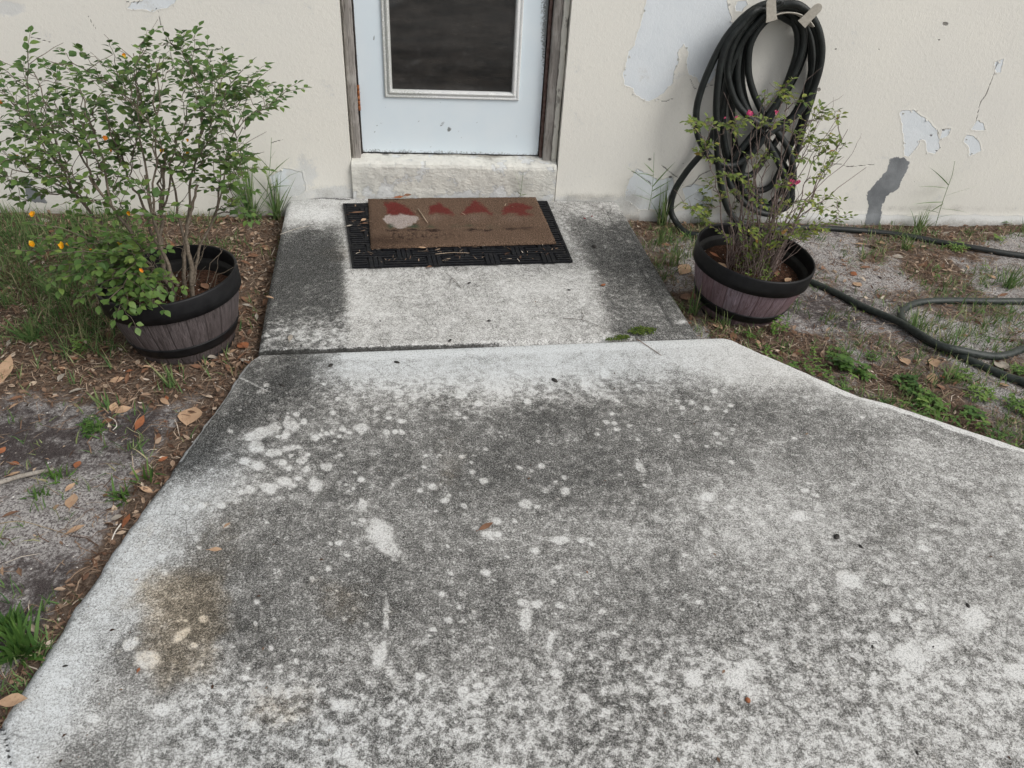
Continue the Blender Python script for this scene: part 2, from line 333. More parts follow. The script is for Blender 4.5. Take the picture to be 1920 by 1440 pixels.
def dark_low(U, V, X, Y):
    u, v = warp(U, V, X, Y, 34, 4)
    d = .61+0*u
    d -= .58*sstep(775, 690, v+.00*u)*sstep(540, 680, u)                  # pale strip under the joint
    d -= .10*sstep(720, 660, v)*sstep(1000, 1350, u)
    d += .42*blob(u, v, 520, 725, 95, 60, -25)+.30*blob(u, v, 440, 790, 60, 55)+.12*blob(u, v, 380, 860, 50, 60)
    d += .16*blob(u, v, 820, 820, 420, 100)+.10*blob(u, v, 1180, 780, 260, 90)
    # left border washed pale and blue
    eL = u-np.interp(v, [660, 800, 890, 1000, 1140, 1245, 1348, 1500], [483, 372, 312, 228, 132, 66, 0, -110])
    d -= .46*sstep(200, 70, eL)*sstep(830, 960, v); d += .18*sstep(110, 30, eL)*blob(v, v, 850, 850, 90, 90)
    d -= .10*blob(u, v, 130, 1330, 260, 130)
    # darker middle, stained square, paler right side
    d += .10*blob(u, v, 560, 1110, 240, 140)+.10*blob(u, v, 900, 1100, 420, 90)+.07*blob(u, v, 1000, 1215, 420, 60)+.12*blob(u, v, 1120, 880, 260, 60)
    d -= .09*sstep(1180, 1500, u)*sstep(700, 860, v); d -= .12*blob(u, v, 1560, 880, 300, 70)
    d += .05*sstep(1180, 1330, v)*sstep(200, 500, u); d -= .02*sstep(1150, 1420, v)*sstep(1300, 1800, u)
    d += .10*blob(u, v, 1500, 1180, 260, 70)
    # drips under the pale strip
    st = fbm(X*16, Y*3.0, 61, 3); d += .30*(st-.45)*blob(v, v, 725, 725, 55, 55)*2
    d += .35*(fbm(X*6, Y*6, 31, 4)-.5)+.30*(fbm(X*1.7, Y*1.7, 32, 3)-.5)
    return d
sq = poly_sd(U+8*(fbm(X*9, Y*9, 2)-.5), V, [(262, 1095), (412, 1088), (412, 1265), (300, 1300), (240, 1230)])
sqm = sstep(-36, 26, sq+60*(fbm(X*14, Y*14, 62)-.5))
dark = dark_low(U, V, X, Y)+.02*sqm*sstep(210, 400, U)-.08*blob(U, V, 300, 1180, 90, 90)
blue = np.clip(sstep(760, 680, V)*sstep(500, 640, U)*sstep(1500, 1100, U)+sstep(200, 70, U-np.interp(V, [660, 890, 1140, 1348, 1500], [483, 312, 132, 0, -110]))*sstep(780, 880, V)+.5*blob(U, V, 450, 1380, 420, 90), 0, 1)
ochre = .38*sqm*sstep(200, 330, U)+.3*blob(U, V, 330, 1130, 110, 110)+.35*blob(U, V, 640, 1130, 60, 50)+.25*blob(U, V, 840, 870, 30, 50)+.4*blob(U, V, 1030, 1420, 200, 90)*0+.2*blob(U, V, 420, 1000, 60, 60)+.35*blob(U, V, 530, 1330, 80, 50)
mott = np.clip(sstep(1150, 1340, V+130*(fbm(X*6, Y*6, 51)-.5))*sstep(180, 420, U)*(1-.55*sstep(1250, 1600, U))+.75*blob(U, V, 900, 735, 420, 42)+.45*sstep(300, 500, U)*blob(U, V, 520, 880, 240, 120)+.55*blob(U, V, 1700, 1250, 260, 120)+.25*sstep(850, 950, V)*sstep(900, 1100, U)+.12, 0, 1)
eR = Rx(Y)-X
ewh = np.clip(sstep(.085, .035, eR+.05*(fbm(X*12, Y*12, 71)-.5))*sstep(1480, 1600, U)+.55*sstep(.05, .01, eR)*(U > 1390), 0, 1)*1.15
ewh = np.maximum(ewh, .8*sstep(.020, .008, X-Lx(Y))*(V < 860)); ewh = np.maximum(ewh, .55*sstep(.10, .02, yback(X)-Y)*(U > 640))
crk = 1.3*sstep(6, 0, line_d(U+4*(fbm(X*40, Y*40, 3)-.5), V, [(-60, 1350), (0, 1356), (8, 1385), (13, 1410), (19, 1445), (30, 1500)]))
crk = np.maximum(crk, .9*sstep(.020, .010, yback(X0)-Y0+.002*(fbm(X0*60, Y0*0, 5)-.5))*sstep(1000, 820, U+120*(fbm(X0*9, Y0*0, 6)-.5)))
spt = spotfield(U+3*(fbm(X*60, Y*60, 4)-.5)*2, V+3*(fbm(X*60, Y*60, 14)-.5)*2)
spt = np.maximum(spt, .8*sstep(2.2, .5, line_d(U, V, [(440, 703), (505, 735)])))
Z = Z-.01*crk
at = dict(dark=dark, blue=blue, ochre=ochre, mott=mott, edge=ewh, crack=crk, spot=spt)
def skirted(name, X, Y, Z, at, mat, depth=-.17):
    ny, nx = X.shape; co_ = np.stack([X, Y, Z], -1).reshape(-1, 3)
    i = np.arange(ny-1)[:, None]*nx+np.arange(nx-1)[None, :]
    q = np.stack([i, i+nx, i+nx+1, i+1], -1).reshape(-1, 4)
    ring = list(range(nx))+[k*nx+nx-1 for k in range(1, ny)]+[(ny-1)*nx+k for k in range(nx-2, -1, -1)]+[k*nx for k in range(ny-2, 0, -1)]
    n0 = len(co_); lo = co_[ring].copy(); lo[:, 2] = depth
    r = np.array(ring); m = len(r); a = n0+np.arange(m); q2 = np.stack([r, np.roll(r, -1), np.roll(a, -1), a], -1)
    at2 = {k: np.concatenate([np.asarray(v).ravel(), np.asarray(v).ravel()[ring]]) for k, v in at.items()}
    o = rawmesh(name, np.vstack([co_, lo]).astype(np.float32), np.vstack([q, q2]), at2, mat); tag(o, kind='structure'); return o
pav = skirted('pavement', X, Y, Z, at, M_CON); pav['label'] = 'wide weathered concrete slab spotted with pale lichen'

# ------------------------------------------------------------------ upper slab (path)
ulw = np.array([G(*p)[:2] for p in [(540, 367), (525, 440), (505, 535), (484, 656)]]); urw = np.array([G(*p)[:2] for p in [(1150, 367), (1166, 390), (1218, 478), (1262, 552), (1309, 627)]])
def UL(y): return np.interp(-y, -ulw[:, 1], ulw[:, 0])
def UR(y): return np.interp(-y, -urw[:, 1], urw[:, 0])
tt = np.concatenate([[0, .002, .004], np.linspace(.008, .992, 215), [.996, .998, 1]]); ss = np.concatenate([[0, .003, .006], np.linspace(.01, .99, 250), [.994, .997, 1]])
T, Sx = np.meshgrid(tt, ss, indexing='ij'); X = UL(-1.3*T)+(UR(-1.3*T)-UL(-1.3*T))*Sx
for _ in range(3):
    yj = yback(X)+.006; Y = -.004+(yj+.004)*T; X = UL(Y)+(UR(Y)-UL(Y))*Sx
edge = np.minimum(np.minimum(X-UL(Y), UR(Y)-X), Y-yback(X)-.006)
Z = -.003+.003*(fbm(X*1.5, Y*1.5, 15)-.5)+.001*(fbm(X*25, Y*25, 6)-.5)-.010*(1-sstep(0, .016, edge))
Z = Z-.02*sstep(.18, .0, X-UL(Y))*sstep(-.12, 0, Y)
U, V = PX(np.stack([X, Y, Z*0], -1)); u, v = warp(U, V, X, Y, 16, 7)
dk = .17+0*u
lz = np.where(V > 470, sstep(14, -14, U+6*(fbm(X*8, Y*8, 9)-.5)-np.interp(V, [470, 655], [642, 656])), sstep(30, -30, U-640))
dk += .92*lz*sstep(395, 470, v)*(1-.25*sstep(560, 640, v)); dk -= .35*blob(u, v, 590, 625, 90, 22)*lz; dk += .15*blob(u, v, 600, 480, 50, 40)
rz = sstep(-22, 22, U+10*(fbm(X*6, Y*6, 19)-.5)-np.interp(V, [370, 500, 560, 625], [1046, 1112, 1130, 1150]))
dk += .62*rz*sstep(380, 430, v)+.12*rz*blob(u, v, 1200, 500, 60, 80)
dk += .22*blob(u, v, 860, 540, 260, 30)*0+.25*(fbm(X*6, Y*6, 33)-.5)+.14*sstep(520, 500, V)*sstep(650, 700, U)
seam = sstep(2.6, .4, line_d(U, V, [(1138, 395), (1150, 420), (1180, 460), (1202, 505), (1232, 560), (1262, 610)]))
dk += .38*seam*.8+.35*sstep(.05, .0, np.abs(UR(Y)-X-.10))*0
mot = np.clip(.25*rz+.75*lz*sstep(560, 610, V)+.2*lz, 0, 1)
sp2 = .9*blob(U, V, 780+440*0, 628, 330, 9)*0+.8*blob(U, V, 1278, 602, 14, 5)+.55*blob(U, V, 1180, 452, 12, 6)+.6*blob(U, V, 590, 400, 45, 16)
crk = np.maximum(.95*sstep(3.2, .4, line_d(U+3*(fbm(X*30, Y*30, 3)-.5), V+4*(fbm(X*25, Y*25, 5)-.5), [(538, 367), (562, 366), (600, 369), (655, 373)])), .9*sstep(2.5, .3, line_d(U, V, [(1155, 407), (1168, 398)])))
crk = np.maximum(crk, .95*sstep(2.4, .4, line_d(U+3*(fbm(X*30, Y*30, 3)-.5), V+4*(fbm(X*25, Y*25, 5)-.5), [(1040, 376), (1075, 370), (1110, 366), (1150, 363)])))  # crack lines at the wall foot, beside the step, carry the gap's painted shadow
crk = np.maximum(crk, 1.15*sstep(.0135, .008, Y-yback(X)-.006+.004*(fbm(X*50, Y*0, 5)-.5))*sstep(1050, 820, U+160*(fbm(X*9, Y*0, 6)-.5)))
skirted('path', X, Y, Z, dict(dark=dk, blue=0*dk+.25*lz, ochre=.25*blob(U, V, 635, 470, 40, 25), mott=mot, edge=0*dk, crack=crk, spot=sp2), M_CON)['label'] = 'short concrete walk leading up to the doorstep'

# ------------------------------------------------------------------ ground sheet
def soilmat():
    m = MT('sandy_soil', .95, .15); mu = m.attr('mulch'); cr = m.attr('crust')
    n1 = m.noise(5, 5, .6); n2 = m.noise(24, 6, .7, .4); n3 = m.noise(90, 4, .7); n4 = m.noise(330, 3, .75)
    n5 = m.noise(150, 4, .8); sand = m.mix(m.st(n5, .40, .58), (.15, .13, .125), (.72, .69, .67)); sand = m.mix(m.st(n2, .5, .8, 0, .5), sand, (.36, .31, .285))
    dkc = m.mix(m.st(n4, .4, .66), (.055, .045, .045), (.17, .145, .14))
    k = m.lin((cr, 1.), (n2, 1.1), (n3, .7), (n4, .4), (n5, 1.2), -1.95); c = m.mix(m.st(k, .05, .36), sand, dkc)
    mul = m.mix(m.st(n3, .35, .7), (.095, .062, .045), (.27, .20, .15)); mul = m.mix(m.st(n4, .58, .7), mul, (.38, .31, .25))
    c = m.mix(m.st(m.lin((mu, 1.), (n2, .8), (n3, .4), -.6), .2, .75), c, mul); m.col(c)
    m.bump(m.lin((n2, .8), (n3, 1.), (n5, .8), (n4, .5)), .012, 1.); return m.m
gx = dens_axis([(-60, -6, 6), (-6, -2.4, .15), (-2.4, 3.4, .016), (3.4, 7, .15), (7, 61, 6)]); gy = dens_axis([(-60, -7, 5), (-7, -3.2, .12), (-3.2, .02, .016), (.02, 3, .5), (3, 20, 5)])
X, Y = np.meshgrid(gx, gy); Z = soil(X, Y)+.004*(fbm(X*30, Y*30, 29, 2)-.5); U, V = PX(np.stack([X, Y, Z], -1))
# keep soil banked against the slab rims, never above them
Z = np.minimum(Z, -.012)
def mulch_at(U, V, X, Y):
    n = fbm(X*4, Y*4, 91)-.5; L = U < 700
    a = np.where(L, sstep(800, 700, V+120*n)*(.95), .04+.75*sstep(450, 415, V+40*n)*sstep(1150, 1250, U)+.55*sstep(1330, 1220, U+60*n)+.35*blob(U, V, 1700, 500, 200, 28)+.5*sstep(-55, -8, V-np.interp(U, [1400, 1600, 1740, 1920], [625, 705, 750, 810])+30*n)*(U > 1330))
    a = np.where(L, a, a+.55*sstep(.48, .66, fbm(X*3.5, Y*3.5, 97)))
    eL = np.interp(V, [660, 800, 890, 1000, 1140, 1245, 1348, 1500], [483, 372, 312, 228, 132, 66, 0, -110])-U
    a = np.where(L, np.maximum(a, .8*sstep(75, 15, eL+60*n)), a)
    return np.clip(a, 0, 1)
mulch = mulch_at(U, V, X, Y)
crust = .15-.03*(U > 1300)+.6*(fbm(X*2.5, Y*2.5, 92)-.3)+.4*blob(U, V, 60, 850, 160, 60)+.35*blob(U, V, 250, 800, 60, 50)+.25*blob(U, V, 100, 1080, 150, 60)-.4*blob(U, V, 1880, 600, 60, 40)-.3*blob(U, V, 1680, 500, 60, 30)+.2*blob(U, V, 1560, 590, 110, 50)
grd = gridmesh('ground', X, Y, Z, dict(mulch=mulch, crust=crust), soilmat()); tag(grd, 'sandy soil with mulch around the path', kind='structure')

# ------------------------------------------------------------------ house wall
def wallmat():
    m = MT('painted_stucco', .75, .25); b = m.attr('peel'); g = m.attr('cement'); ck = m.attr('crack'); dr = m.attr('dirt'); wh = m.attr('white')
    P = m.geo; n1 = m.noise(1.3, 4, vec=P); n2 = m.noise(9, 5, vec=P); n3 = m.noise(60, 4, .65, vec=P); n4 = m.noise(160, 3, .65, vec=P)
    c = m.mix(m.st(n1, .3, .7), (.78, .762, .695), (.735, .722, .67)); c = m.mix(m.ma('MULTIPLY', m.st(n3, .55, .75), .25), c, (.50, .49, .45))
    wob = m.lin((n2, 9.), (n3, 6.), -7.5); bv = m.st(m.ma('ADD', b, wob), -.5, .6); gv = m.st(m.lin((g, 1.), (n2, 10.), (n3, 10.), -10.), -.6, .8)
    c = m.mix(bv, c, m.mix(m.st(n2, .3, .7), (.69, .735, .765), (.74, .78, .805)))
    wv = m.st(m.lin((wh, 1.), (n2, 1.4), (n3, .8), -1.1), .15, .5); c = m.mix(m.ma('MULTIPLY', wv, .8), c, (.64, .65, .64))
    dv = m.st(m.lin((dr, 1.), (n2, 1.2), (n4, .8), -1.), .1, 1.); c = m.mix(m.ma('MULTIPLY', dv, .75), c, (.20, .185, .155))
    spk = m.ma('MULTIPLY', m.st(m.vor(28, vec=P).outputs['Distance'], .06, .03), m.st(m.attr('speck'), .2, .8)); c = m.mix(m.ma('MULTIPLY', spk, .8), c, (.06, .06, .055))
    c = m.mix(gv, c, m.mix(m.st(n2, .3, .7), (.15, .16, .17), (.25, .265, .275)))
    cv = m.st(m.lin((ck, 1.), (n3, 1.), -.5), .45, .9); c = m.mix(m.ma('MULTIPLY', cv, .75), c, (.10, .09, .08)); m.col(c)
    fl = m.st(m.ma('ADD', b, wob), -5, 0)
    m.bump(m.lin((n3, .55), (n4, .3), (bv, -1.0), (fl, .3), (gv, .4), (cv, -1.2), (wv, -.3)), .0032, .8); m.ro(m.lin((bv, -.1), .75)); return m.m
M_WALL = wallmat()
house = empty('house', (0, 0, -.1), 'cream stucco house wall with peeling paint around a glazed door', 'house')
def z3(pts, ox, oy, sc): return [(ox+x/sc, oy+y/sc) for x, y in pts]
PEEL = [z3([(330, -400), (318, 0), (300, 60), (275, 170), (235, 290), (205, 330), (190, 400), (170, 480), (175, 550), (225, 570), (240, 600), (300, 640), (330, 650), (385, 630), (430, 590), (450, 555), (485, 530), (490, 450), (520, 400), (515, 330), (555, 280), (580, 330), (570, 400), (590, 480), (640, 500), (660, 540), (720, 540), (760, 470), (790, 330), (830, 200), (870, 150), (850, 80), (832, 0), (820, -400)], 1120, 0, 3.43),
        z3([(885, 40), (900, 8), (960, 5), (975, 30), (930, 70), (890, 80)], 1120, 0, 3.43),
        z3([(170, 720), (250, 705), (330, 760), (400, 830), (410, 900), (415, 950), (385, 985), (340, 980), (330, 900), (290, 900), (270, 940), (215, 1010), (190, 1000), (195, 920), (180, 850)], 1640, 0, 3.43),
        z3([(415, 890), (430, 835), (490, 830), (470, 880)], 1640, 0, 3.43), z3([(620, 830), (655, 770), (700, 790), (712, 838)], 1640, 0, 3.43),
        z3([(590, 862), (640, 868), (685, 920), (690, 970), (615, 1000), (605, 950), (580, 910)], 1640, 0, 3.43), z3([(770, 400), (828, 385), (810, 465), (775, 470)], 1640, 0, 3.43),
        z3([(715, 45), (740, 12), (800, 14), (840, -60), (1010, -60), (985, 20), (940, 45), (890, 50), (860, 65), (800, 45), (740, 55)], 0, 0, 3),
        [(505, 330), (532, 316), (566, 322), (574, 358), (560, 368), (520, 366)],
        [(1172, 372), (1178, 342), (1194, 318), (1215, 325), (1235, 338), (1262, 330), (1262, 362), (1240, 392), (1200, 392)],
        [(1278, 352), (1300, 345), (1330, 352), (1340, 390), (1290, 392)]]
CEM = [z3([(1170, -10), (1205, -22), (1250, -14), (1275, 25), (1240, 90), (1215, 150), (1170, 190), (1120, 255), (1115, 330), (1112, 400), (1005, 400), (1045, 260), (1035, 195), (1080, 130), (1150, 60)], 1280, 300, 3), [(45, 340), (62, 333), (60, 350), (75, 362), (88, 380), (50, 378)]]
CRK = [(2.2, [(292, 16), (300, 42), (308, 60), (322, 108), (334, 150)]), (1.3, [(238, 3), (247, 1), (256, 6), (262, 1)]), (2.2, z3([(785, 395), (765, 480), (715, 600), (680, 650), (650, 770)], 1640, 0, 3.43)),
       (2.0, [(56, 69), (75, 75), (96, 79)]), (1.6, [(165, 30), (180, 52)]), (1.6, [(510, 268), (530, 262)]), (2.0, [(1545, 305), (1590, 312), (1640, 308)]),
       (1.8, z3([(595, 510), (620, 560), (680, 585), (700, 555), (760, 540)], 1120, 0, 3.43)), (2.6, z3([(225, 1100), (330, 1165), (345, 1185)], 1120, 0, 3.43)), (2.6, z3([(410, 1065), (500, 1130), (520, 1145)], 1120, 0, 3.43)),
       (2.0, z3([(550, 1190), (600, 1200), (660, 1130), (730, 1090)], 1120, 0, 3.43)), (1.6, z3([(370, 640), (440, 655), (490, 630)], 1120, 0, 3.43))]
HOL = [(1772, 45, 9), (1760, 75, 4), (1745, 254, 5), (1768, 244, 5), (1755, 283, 4), (1567, 92, 4), (1648, 92, 3), (1218, 299, 6), (1257, 332, 6), (1534, 168, 8), (1281, 307, 3)]
def wallattrs(X, Z, Y=0):
    U, V = PX(np.stack([X, Y+0*X, Z], -1)); u = U+5*(fbm(X*22, Z*22, 7)-.5); v = V+5*(fbm(X*22, Z*22, 8)-.5)
    p = np.full(U.shape, -40.)
    for q in PEEL: p = np.maximum(p, poly_sd(u, v, q))
    c = np.full(U.shape, -40.)
    for q in CEM: c = np.maximum(c, poly_sd(u, v, q))
    k = np.zeros(U.shape)
    for wd, q in CRK: k = np.maximum(k, sstep(wd, .2, line_d(u, v, q)))
    for x, y, r in HOL: k = np.maximum(k, sstep(r, r*.3, np.hypot(U-x, (V-y)*1.3)))
    z = Z+.03*(fbm(X*9, Z*9, 4)-.5)
    dirt = .55*sstep(-.055, -.10, z)+.35*blob(U, V, 1745, 390, 150, 7)*(X > 1)+.30*sstep(.10, .0, z)*((X > -.75) & (X < 1.0))+.15*blob(U, V, 600, 350, 60, 18)+.4*blob(U, V, 1110, 370, 60, 9)
    white = .75*sstep(-.045, -.065, z)*(X > 1.0)+.5*sstep(.05, .0, z)*((X > -.75) & (X < 1.05))+.65*blob(U, V, 560, 335, 40, 25)+.6*blob(U, V, 630, 355, 25, 10)+.8*blob(U, V, 10, 15, 40, 12)
    speck = blob(U, V, 1760, 330, 120, 60)+.6*blob(U, V, 1150, 340, 60, 30)+.5*blob(U, V, 420, 30, 80, 30)
    return dict(peel=p, cement=c, crack=k, dirt=dirt, white=white, speck=speck)
OL, OR, OT = -.404, .567, 2.12; WT = 2.9
def wallblock(xs, zs, Yv=0.0, pos=None):
    X, Z = np.meshgrid(xs, zs); Yw = Yv+.0015*(fbm(X*3, Z*3, 12)-.5)-.010*sstep(-.03, -.10, Z)*((X > 1.15)+0.0)
    return X, Yw, Z, wallattrs(X, Z)
fz = dens_axis([(-.3, 1.05, .0055), (1.05, WT, .2)])
blocks = []
for xs in (dens_axis([(-9, -1.95, .5), (-1.95, OL, .0055)]), dens_axis([(OR, 2.85, .0055), (2.85, 9, .5)])): blocks.append(wallblock(xs, fz))
blocks.append(wallblock(np.linspace(OL, OR, 5), np.linspace(OT, WT, 4)))
vs = []; qs = []; ats = {}; n = 0
def putgrid(X, Y, Z, A, flip=False):
    global n
    ny, nx = X.shape; vs.append(np.stack([X, Y, Z], -1).reshape(-1, 3)); i = n+np.arange(ny-1)[:, None]*nx+np.arange(nx-1)[None, :]
    q = np.stack([i, i+1, i+nx+1, i+nx], -1).reshape(-1, 4); qs.append(q[:, ::-1] if flip else q); n += nx*ny
    for k, a in A.items(): ats.setdefault(k, []).append(np.asarray(a, float).ravel()+np.zeros(nx*ny))
for X, Yw, Z, A in blocks: putgrid(X, Yw, Z, A)
for x, fl in ((OL, False), (OR, True)):                      # reveals with a rounded arris
    ys = np.array([0, .004, .01, .03, .06, .10, .16]); Yr, Z = np.meshgrid(ys, dens_axis([(-.3, 1.05, .01), (1.05, OT, .2)]))
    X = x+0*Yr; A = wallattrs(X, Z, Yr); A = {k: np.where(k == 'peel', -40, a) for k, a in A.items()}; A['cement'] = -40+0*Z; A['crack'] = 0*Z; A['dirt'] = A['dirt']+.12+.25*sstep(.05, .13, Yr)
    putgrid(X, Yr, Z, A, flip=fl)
Xs, Yr = np.meshgrid(np.linspace(OL, OR, 3), [0, .16]); putgrid(Xs, Yr, OT+0*Xs, {k: 0*Xs-(40 if k in ('peel', 'cement') else 0) for k in ats})
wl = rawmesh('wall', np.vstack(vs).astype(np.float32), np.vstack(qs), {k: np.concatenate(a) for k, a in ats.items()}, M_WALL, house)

# lifted paint chips round the peeled areas
M_CHIP = plain('lifted_paint', (.70, .69, .64), (.62, .61, .57), 40)
for q in PEEL:
    P = [W(u, v, 0) for u, v in q]
    for a, b in zip(P, P[1:]+P[:1]):
        if a[2] > 1.0 and b[2] > 1.0: continue
        for k in range(int(np.linalg.norm(b-a)/.022)+1):
            if rnd.random() < .74: continue
            p = a+(b-a)*rnd.random()+np.array([rnd.gauss(0, .003), 0, rnd.gauss(0, .003)]); e = unit(b-a); n_ = np.array([e[2], 0, -e[0]])*rnd.choice((-1, 1)); L = rnd.uniform(.004, .013); w_ = rnd.uniform(.003, .008); o_ = rnd.uniform(.0015, .005)
            vs_ = [p-e*L/2+[0, -.0008, 0], p+e*L/2+[0, -.0008, 0], p+e*L*.4+n_*w_+[0, -o_, 0], p-e*L*.3+n_*w_*.8+[0, -o_*.8, 0], p+n_*w_*1.3+[0, -o_*1.3, 0]]
            mb = MB(); mb.add(vs_, [(0, 1, 2, 4, 3)], .5); mb.obj('paint_chip', M_CHIP, house, smooth=False)
# doorstep block
def stepmat():
    m = MT('worn_painted_step', .8, .25); P = m.geo; n2 = m.noise(8, 6, .65, vec=P); n3 = m.noise(45, 5, .7, vec=P, stretch=(1, 1, 2.2)); n4 = m.noise(170, 3, vec=P)
    t = m.attr('top'); c = m.mix(m.st(n2, .35, .65), (.72, .71, .65), (.62, .615, .57)); c = m.mix(m.st(n3, .5, .62), c, (.62, .61, .56))
    bl = m.st(m.lin((m.noise(11, 5, .6, vec=P), 1.), (n3, .3), (m.attr('low'), .10), -.13), .585, .61); c = m.mix(m.ma('MULTIPLY', bl, .7), c, (.66, .68, .69))
    dt = m.st(m.lin((m.attr('dirt'), 1.), (n2, .9), (n3, .6), -.75), .2, .8); c = m.mix(m.ma('MULTIPLY', dt, .72), c, (.17, .15, .12)); m.col(c)
    m.bump(m.lin((n3, 1.), (n4, .3), (bl, -.5), (n2, .6)), .006, .9); return m.m
prof = [(.155, .181), (.09, .182), (.03, .178), (.004, .174), (-.010, .167), (-.016, .155), (-.017, .12), (-.015, .06), (-.016, .01), (-.016, -.05)]
xs = np.linspace(OL+.003, OR-.006, 260); pr = np.array(prof); tt = np.linspace(0, len(prof)-1, 70); py = np.interp(tt, range(len(prof)), pr[:, 0]); pz = np.interp(tt, range(len(prof)), pr[:, 1])
X, K = np.meshgrid(xs, np.arange(70)); Y = py[K]; Z = pz[K]; nn = fbm(X*14, Z*14+Y*14, 21)-.5
front = (K > 30); X = X+0*K; Yd = Y-.007*nn*front-.004*(fbm(X*40, Z*40+Y*40, 22)-.5)*front; Zd = Z+.010*(fbm(X*9, Y*9, 23)-.5)*(~(K > 42))+.004*(fbm(X*45, Y*45, 24)-.5)*(K < 45)
bot = Z < .02; Zd = Zd+bot*.006*(fbm(X*20, Z*0, 25)-.5)
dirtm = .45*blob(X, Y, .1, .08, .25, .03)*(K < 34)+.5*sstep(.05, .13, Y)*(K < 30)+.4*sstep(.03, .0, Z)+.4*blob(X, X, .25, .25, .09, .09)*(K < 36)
gridmesh('doorstep', X, Yd, Zd, dict(top=(K < 30)*1., low=sstep(.06, .01, Z), dirt=dirtm), stepmat(), house, flip=True)
# side cheeks of the step
mb = MB(); box(mb, OL-.002+.004, OR-.005, -.008, .15, -.1, .150); s_ = mb.obj('step_core', stepmat(), house)

# ------------------------------------------------------------------ door
DY = .085; door = empty('door', (.06, DY, .2), None, None); door.parent = house; door.matrix_parent_inverse = house.matrix_basis.inverted()
def doormat_():
    m = MT('pale_blue_door_paint', .42, .45); P = m.geo; n2 = m.noise(7, 4, vec=P); n3 = m.noise(160, 3, .7, vec=P); dr = m.attr('grime')
    c = m.mix(m.st(n2, .3, .7), (.68, .765, .82), (.71, .785, .83)); dv = m.st(m.lin((dr, 1.), (n3, 1.4), -.7), .35, .75); c = m.mix(m.ma('MULTIPLY', dv, .85), c, (.10, .105, .10)); m.col(c)
    m.bump(n3, .0004, .5); return m.m
zb = .190; D_L, D_R = -.352, .478
hx0, hx1, hz0 = -.222, .355, .470       # lite opening in the panel (under the trim)
xs = np.unique(np.concatenate([np.arange(D_L, D_R, .006), [D_L, D_R, hx0, hx1]])); zs = np.unique(np.concatenate([np.arange(zb, 1.05, .006), np.arange(1.05, 2.1, .1), [zb, hz0, 1.98, 2.10]]))
X, Z = np.meshgrid(xs, zs); U, V = PX(np.stack([X, DY+0*X, Z], -1)); q = lambda x, y, rx, ry, rot=0: blob(U, V, 560+x/3.43, x*0+y/3.43, rx, ry, rot)
gr = 1.1*q(968, 832, 4, 5)+.55*q(925, 795, 5, 6, 30)+.3*q(925, 850, 6, 2)+.8*q(1400, 880, 2, 3)+.9*q(485, 245, 1.6, 9, 8)+.8*q(535, 795, 2, 2)+.5*q(530, 775, 1, 5)
gr += .6*sstep(zb+.04, zb, Z+.02*fbm(X*20, Z*20, 6))+.35*sstep(.012, .0, np.minimum(X-D_L, D_R-X))
gr += .75*np.clip(1-np.abs(U-(1024-.06*V))/ (16*sstep(170, 0, V)+1), 0, 1)*sstep(190, 60, V)+.12*sstep(250, 280, V)*.5
for k in range(26): gr = gr+.8*blob(U, V, rnd.uniform(690, 1000), rnd.uniform(190, 280), 1.2, 1.2)
ny, nx = X.shape; i = np.arange(ny-1)[:, None]*nx+np.arange(nx-1)[None, :]; cx = (X[:-1, :-1]+X[1:, 1:])/2; cz = (Z[:-1, :-1]+Z[1:, 1:])/2
keep = ~((cx > hx0) & (cx < hx1) & (cz > hz0) & (cz < 1.98)); i = i[keep]; qd = np.stack([i, i+1, i+nx+1, i+nx], -1)
rawmesh('door_panel', np.stack([X, DY+0*X, Z], -1).reshape(-1, 3).astype(np.float32), qd, dict(grime=gr), doormat_(), door)
mb = MB(); box(mb, D_L, D_R, DY+.002, DY+.04, zb, zb+.02); box(mb, D_L, D_L+.02, DY+.002, DY+.04, zb+.02, 2.1); box(mb, D_R-.02, D_R, DY+.002, DY+.04, zb+.02, 2.1); mb.obj('door_edge', plain('door_edge_paint', (.40, .45, .49), (.5, .56, .6)), door)
def trimmat():
    m = MT('tarnished_lite_trim', .45, .5); P = m.geo; n = m.noise(220, 4, .75, vec=P); n2 = m.noise(26, 4, vec=P)
    sep = m.t.nodes.new('ShaderNodeSeparateXYZ'); m.lk(P, sep.inputs[0]); lft = m.st(sep.outputs[0], .05, -.2)
    c = m.mix(m.st(n2, .3, .7), (.66, .67, .67), (.76, .77, .76)); dv = m.st(m.lin((n, 1.), (lft, .14), (n2, .2), -.1), .52, .66); c = m.mix(m.ma('MULTIPLY', dv, .7), c, (.38, .40, .36)); m.col(c); m.bump(n, .0006); return m.m
# moulding: profile swept round the lite
ox0, ox1, oz0, oz1 = -.238, .372, .448, 2.0; pf = [(0, .000), (.001, -.008), (.005, -.011), (.010, -.010), (.012, -.007), (.016, -.007), (.019, -.013), (.025, -.016), (.031, -.013), (.0335, -.006), (.035, .004)]
mb = MB(); vs = []
for d_, h_ in pf:
    vs += [(ox0+d_, DY+h_, oz0+d_), (ox1-d_, DY+h_, oz0+d_), (ox1-d_, DY+h_, oz1-d_), (ox0+d_, DY+h_, oz1-d_)]
fs = [(4*k+j, 4*k+(j+1) % 4, 4*k+4+(j+1) % 4, 4*k+4+j) for k in range(len(pf)-1) for j in range(4)]
mb.add(vs, fs); o = mb.obj('window_trim', trimmat(), door, smooth=False)
gm = MT('dark_door_glass', .03, .5); gm.b.inputs['Transmission Weight'].default_value = 0; nn_ = gm.noise(9, 5, stretch=(1, 1, 3)); n4_ = gm.noise(200, 2)
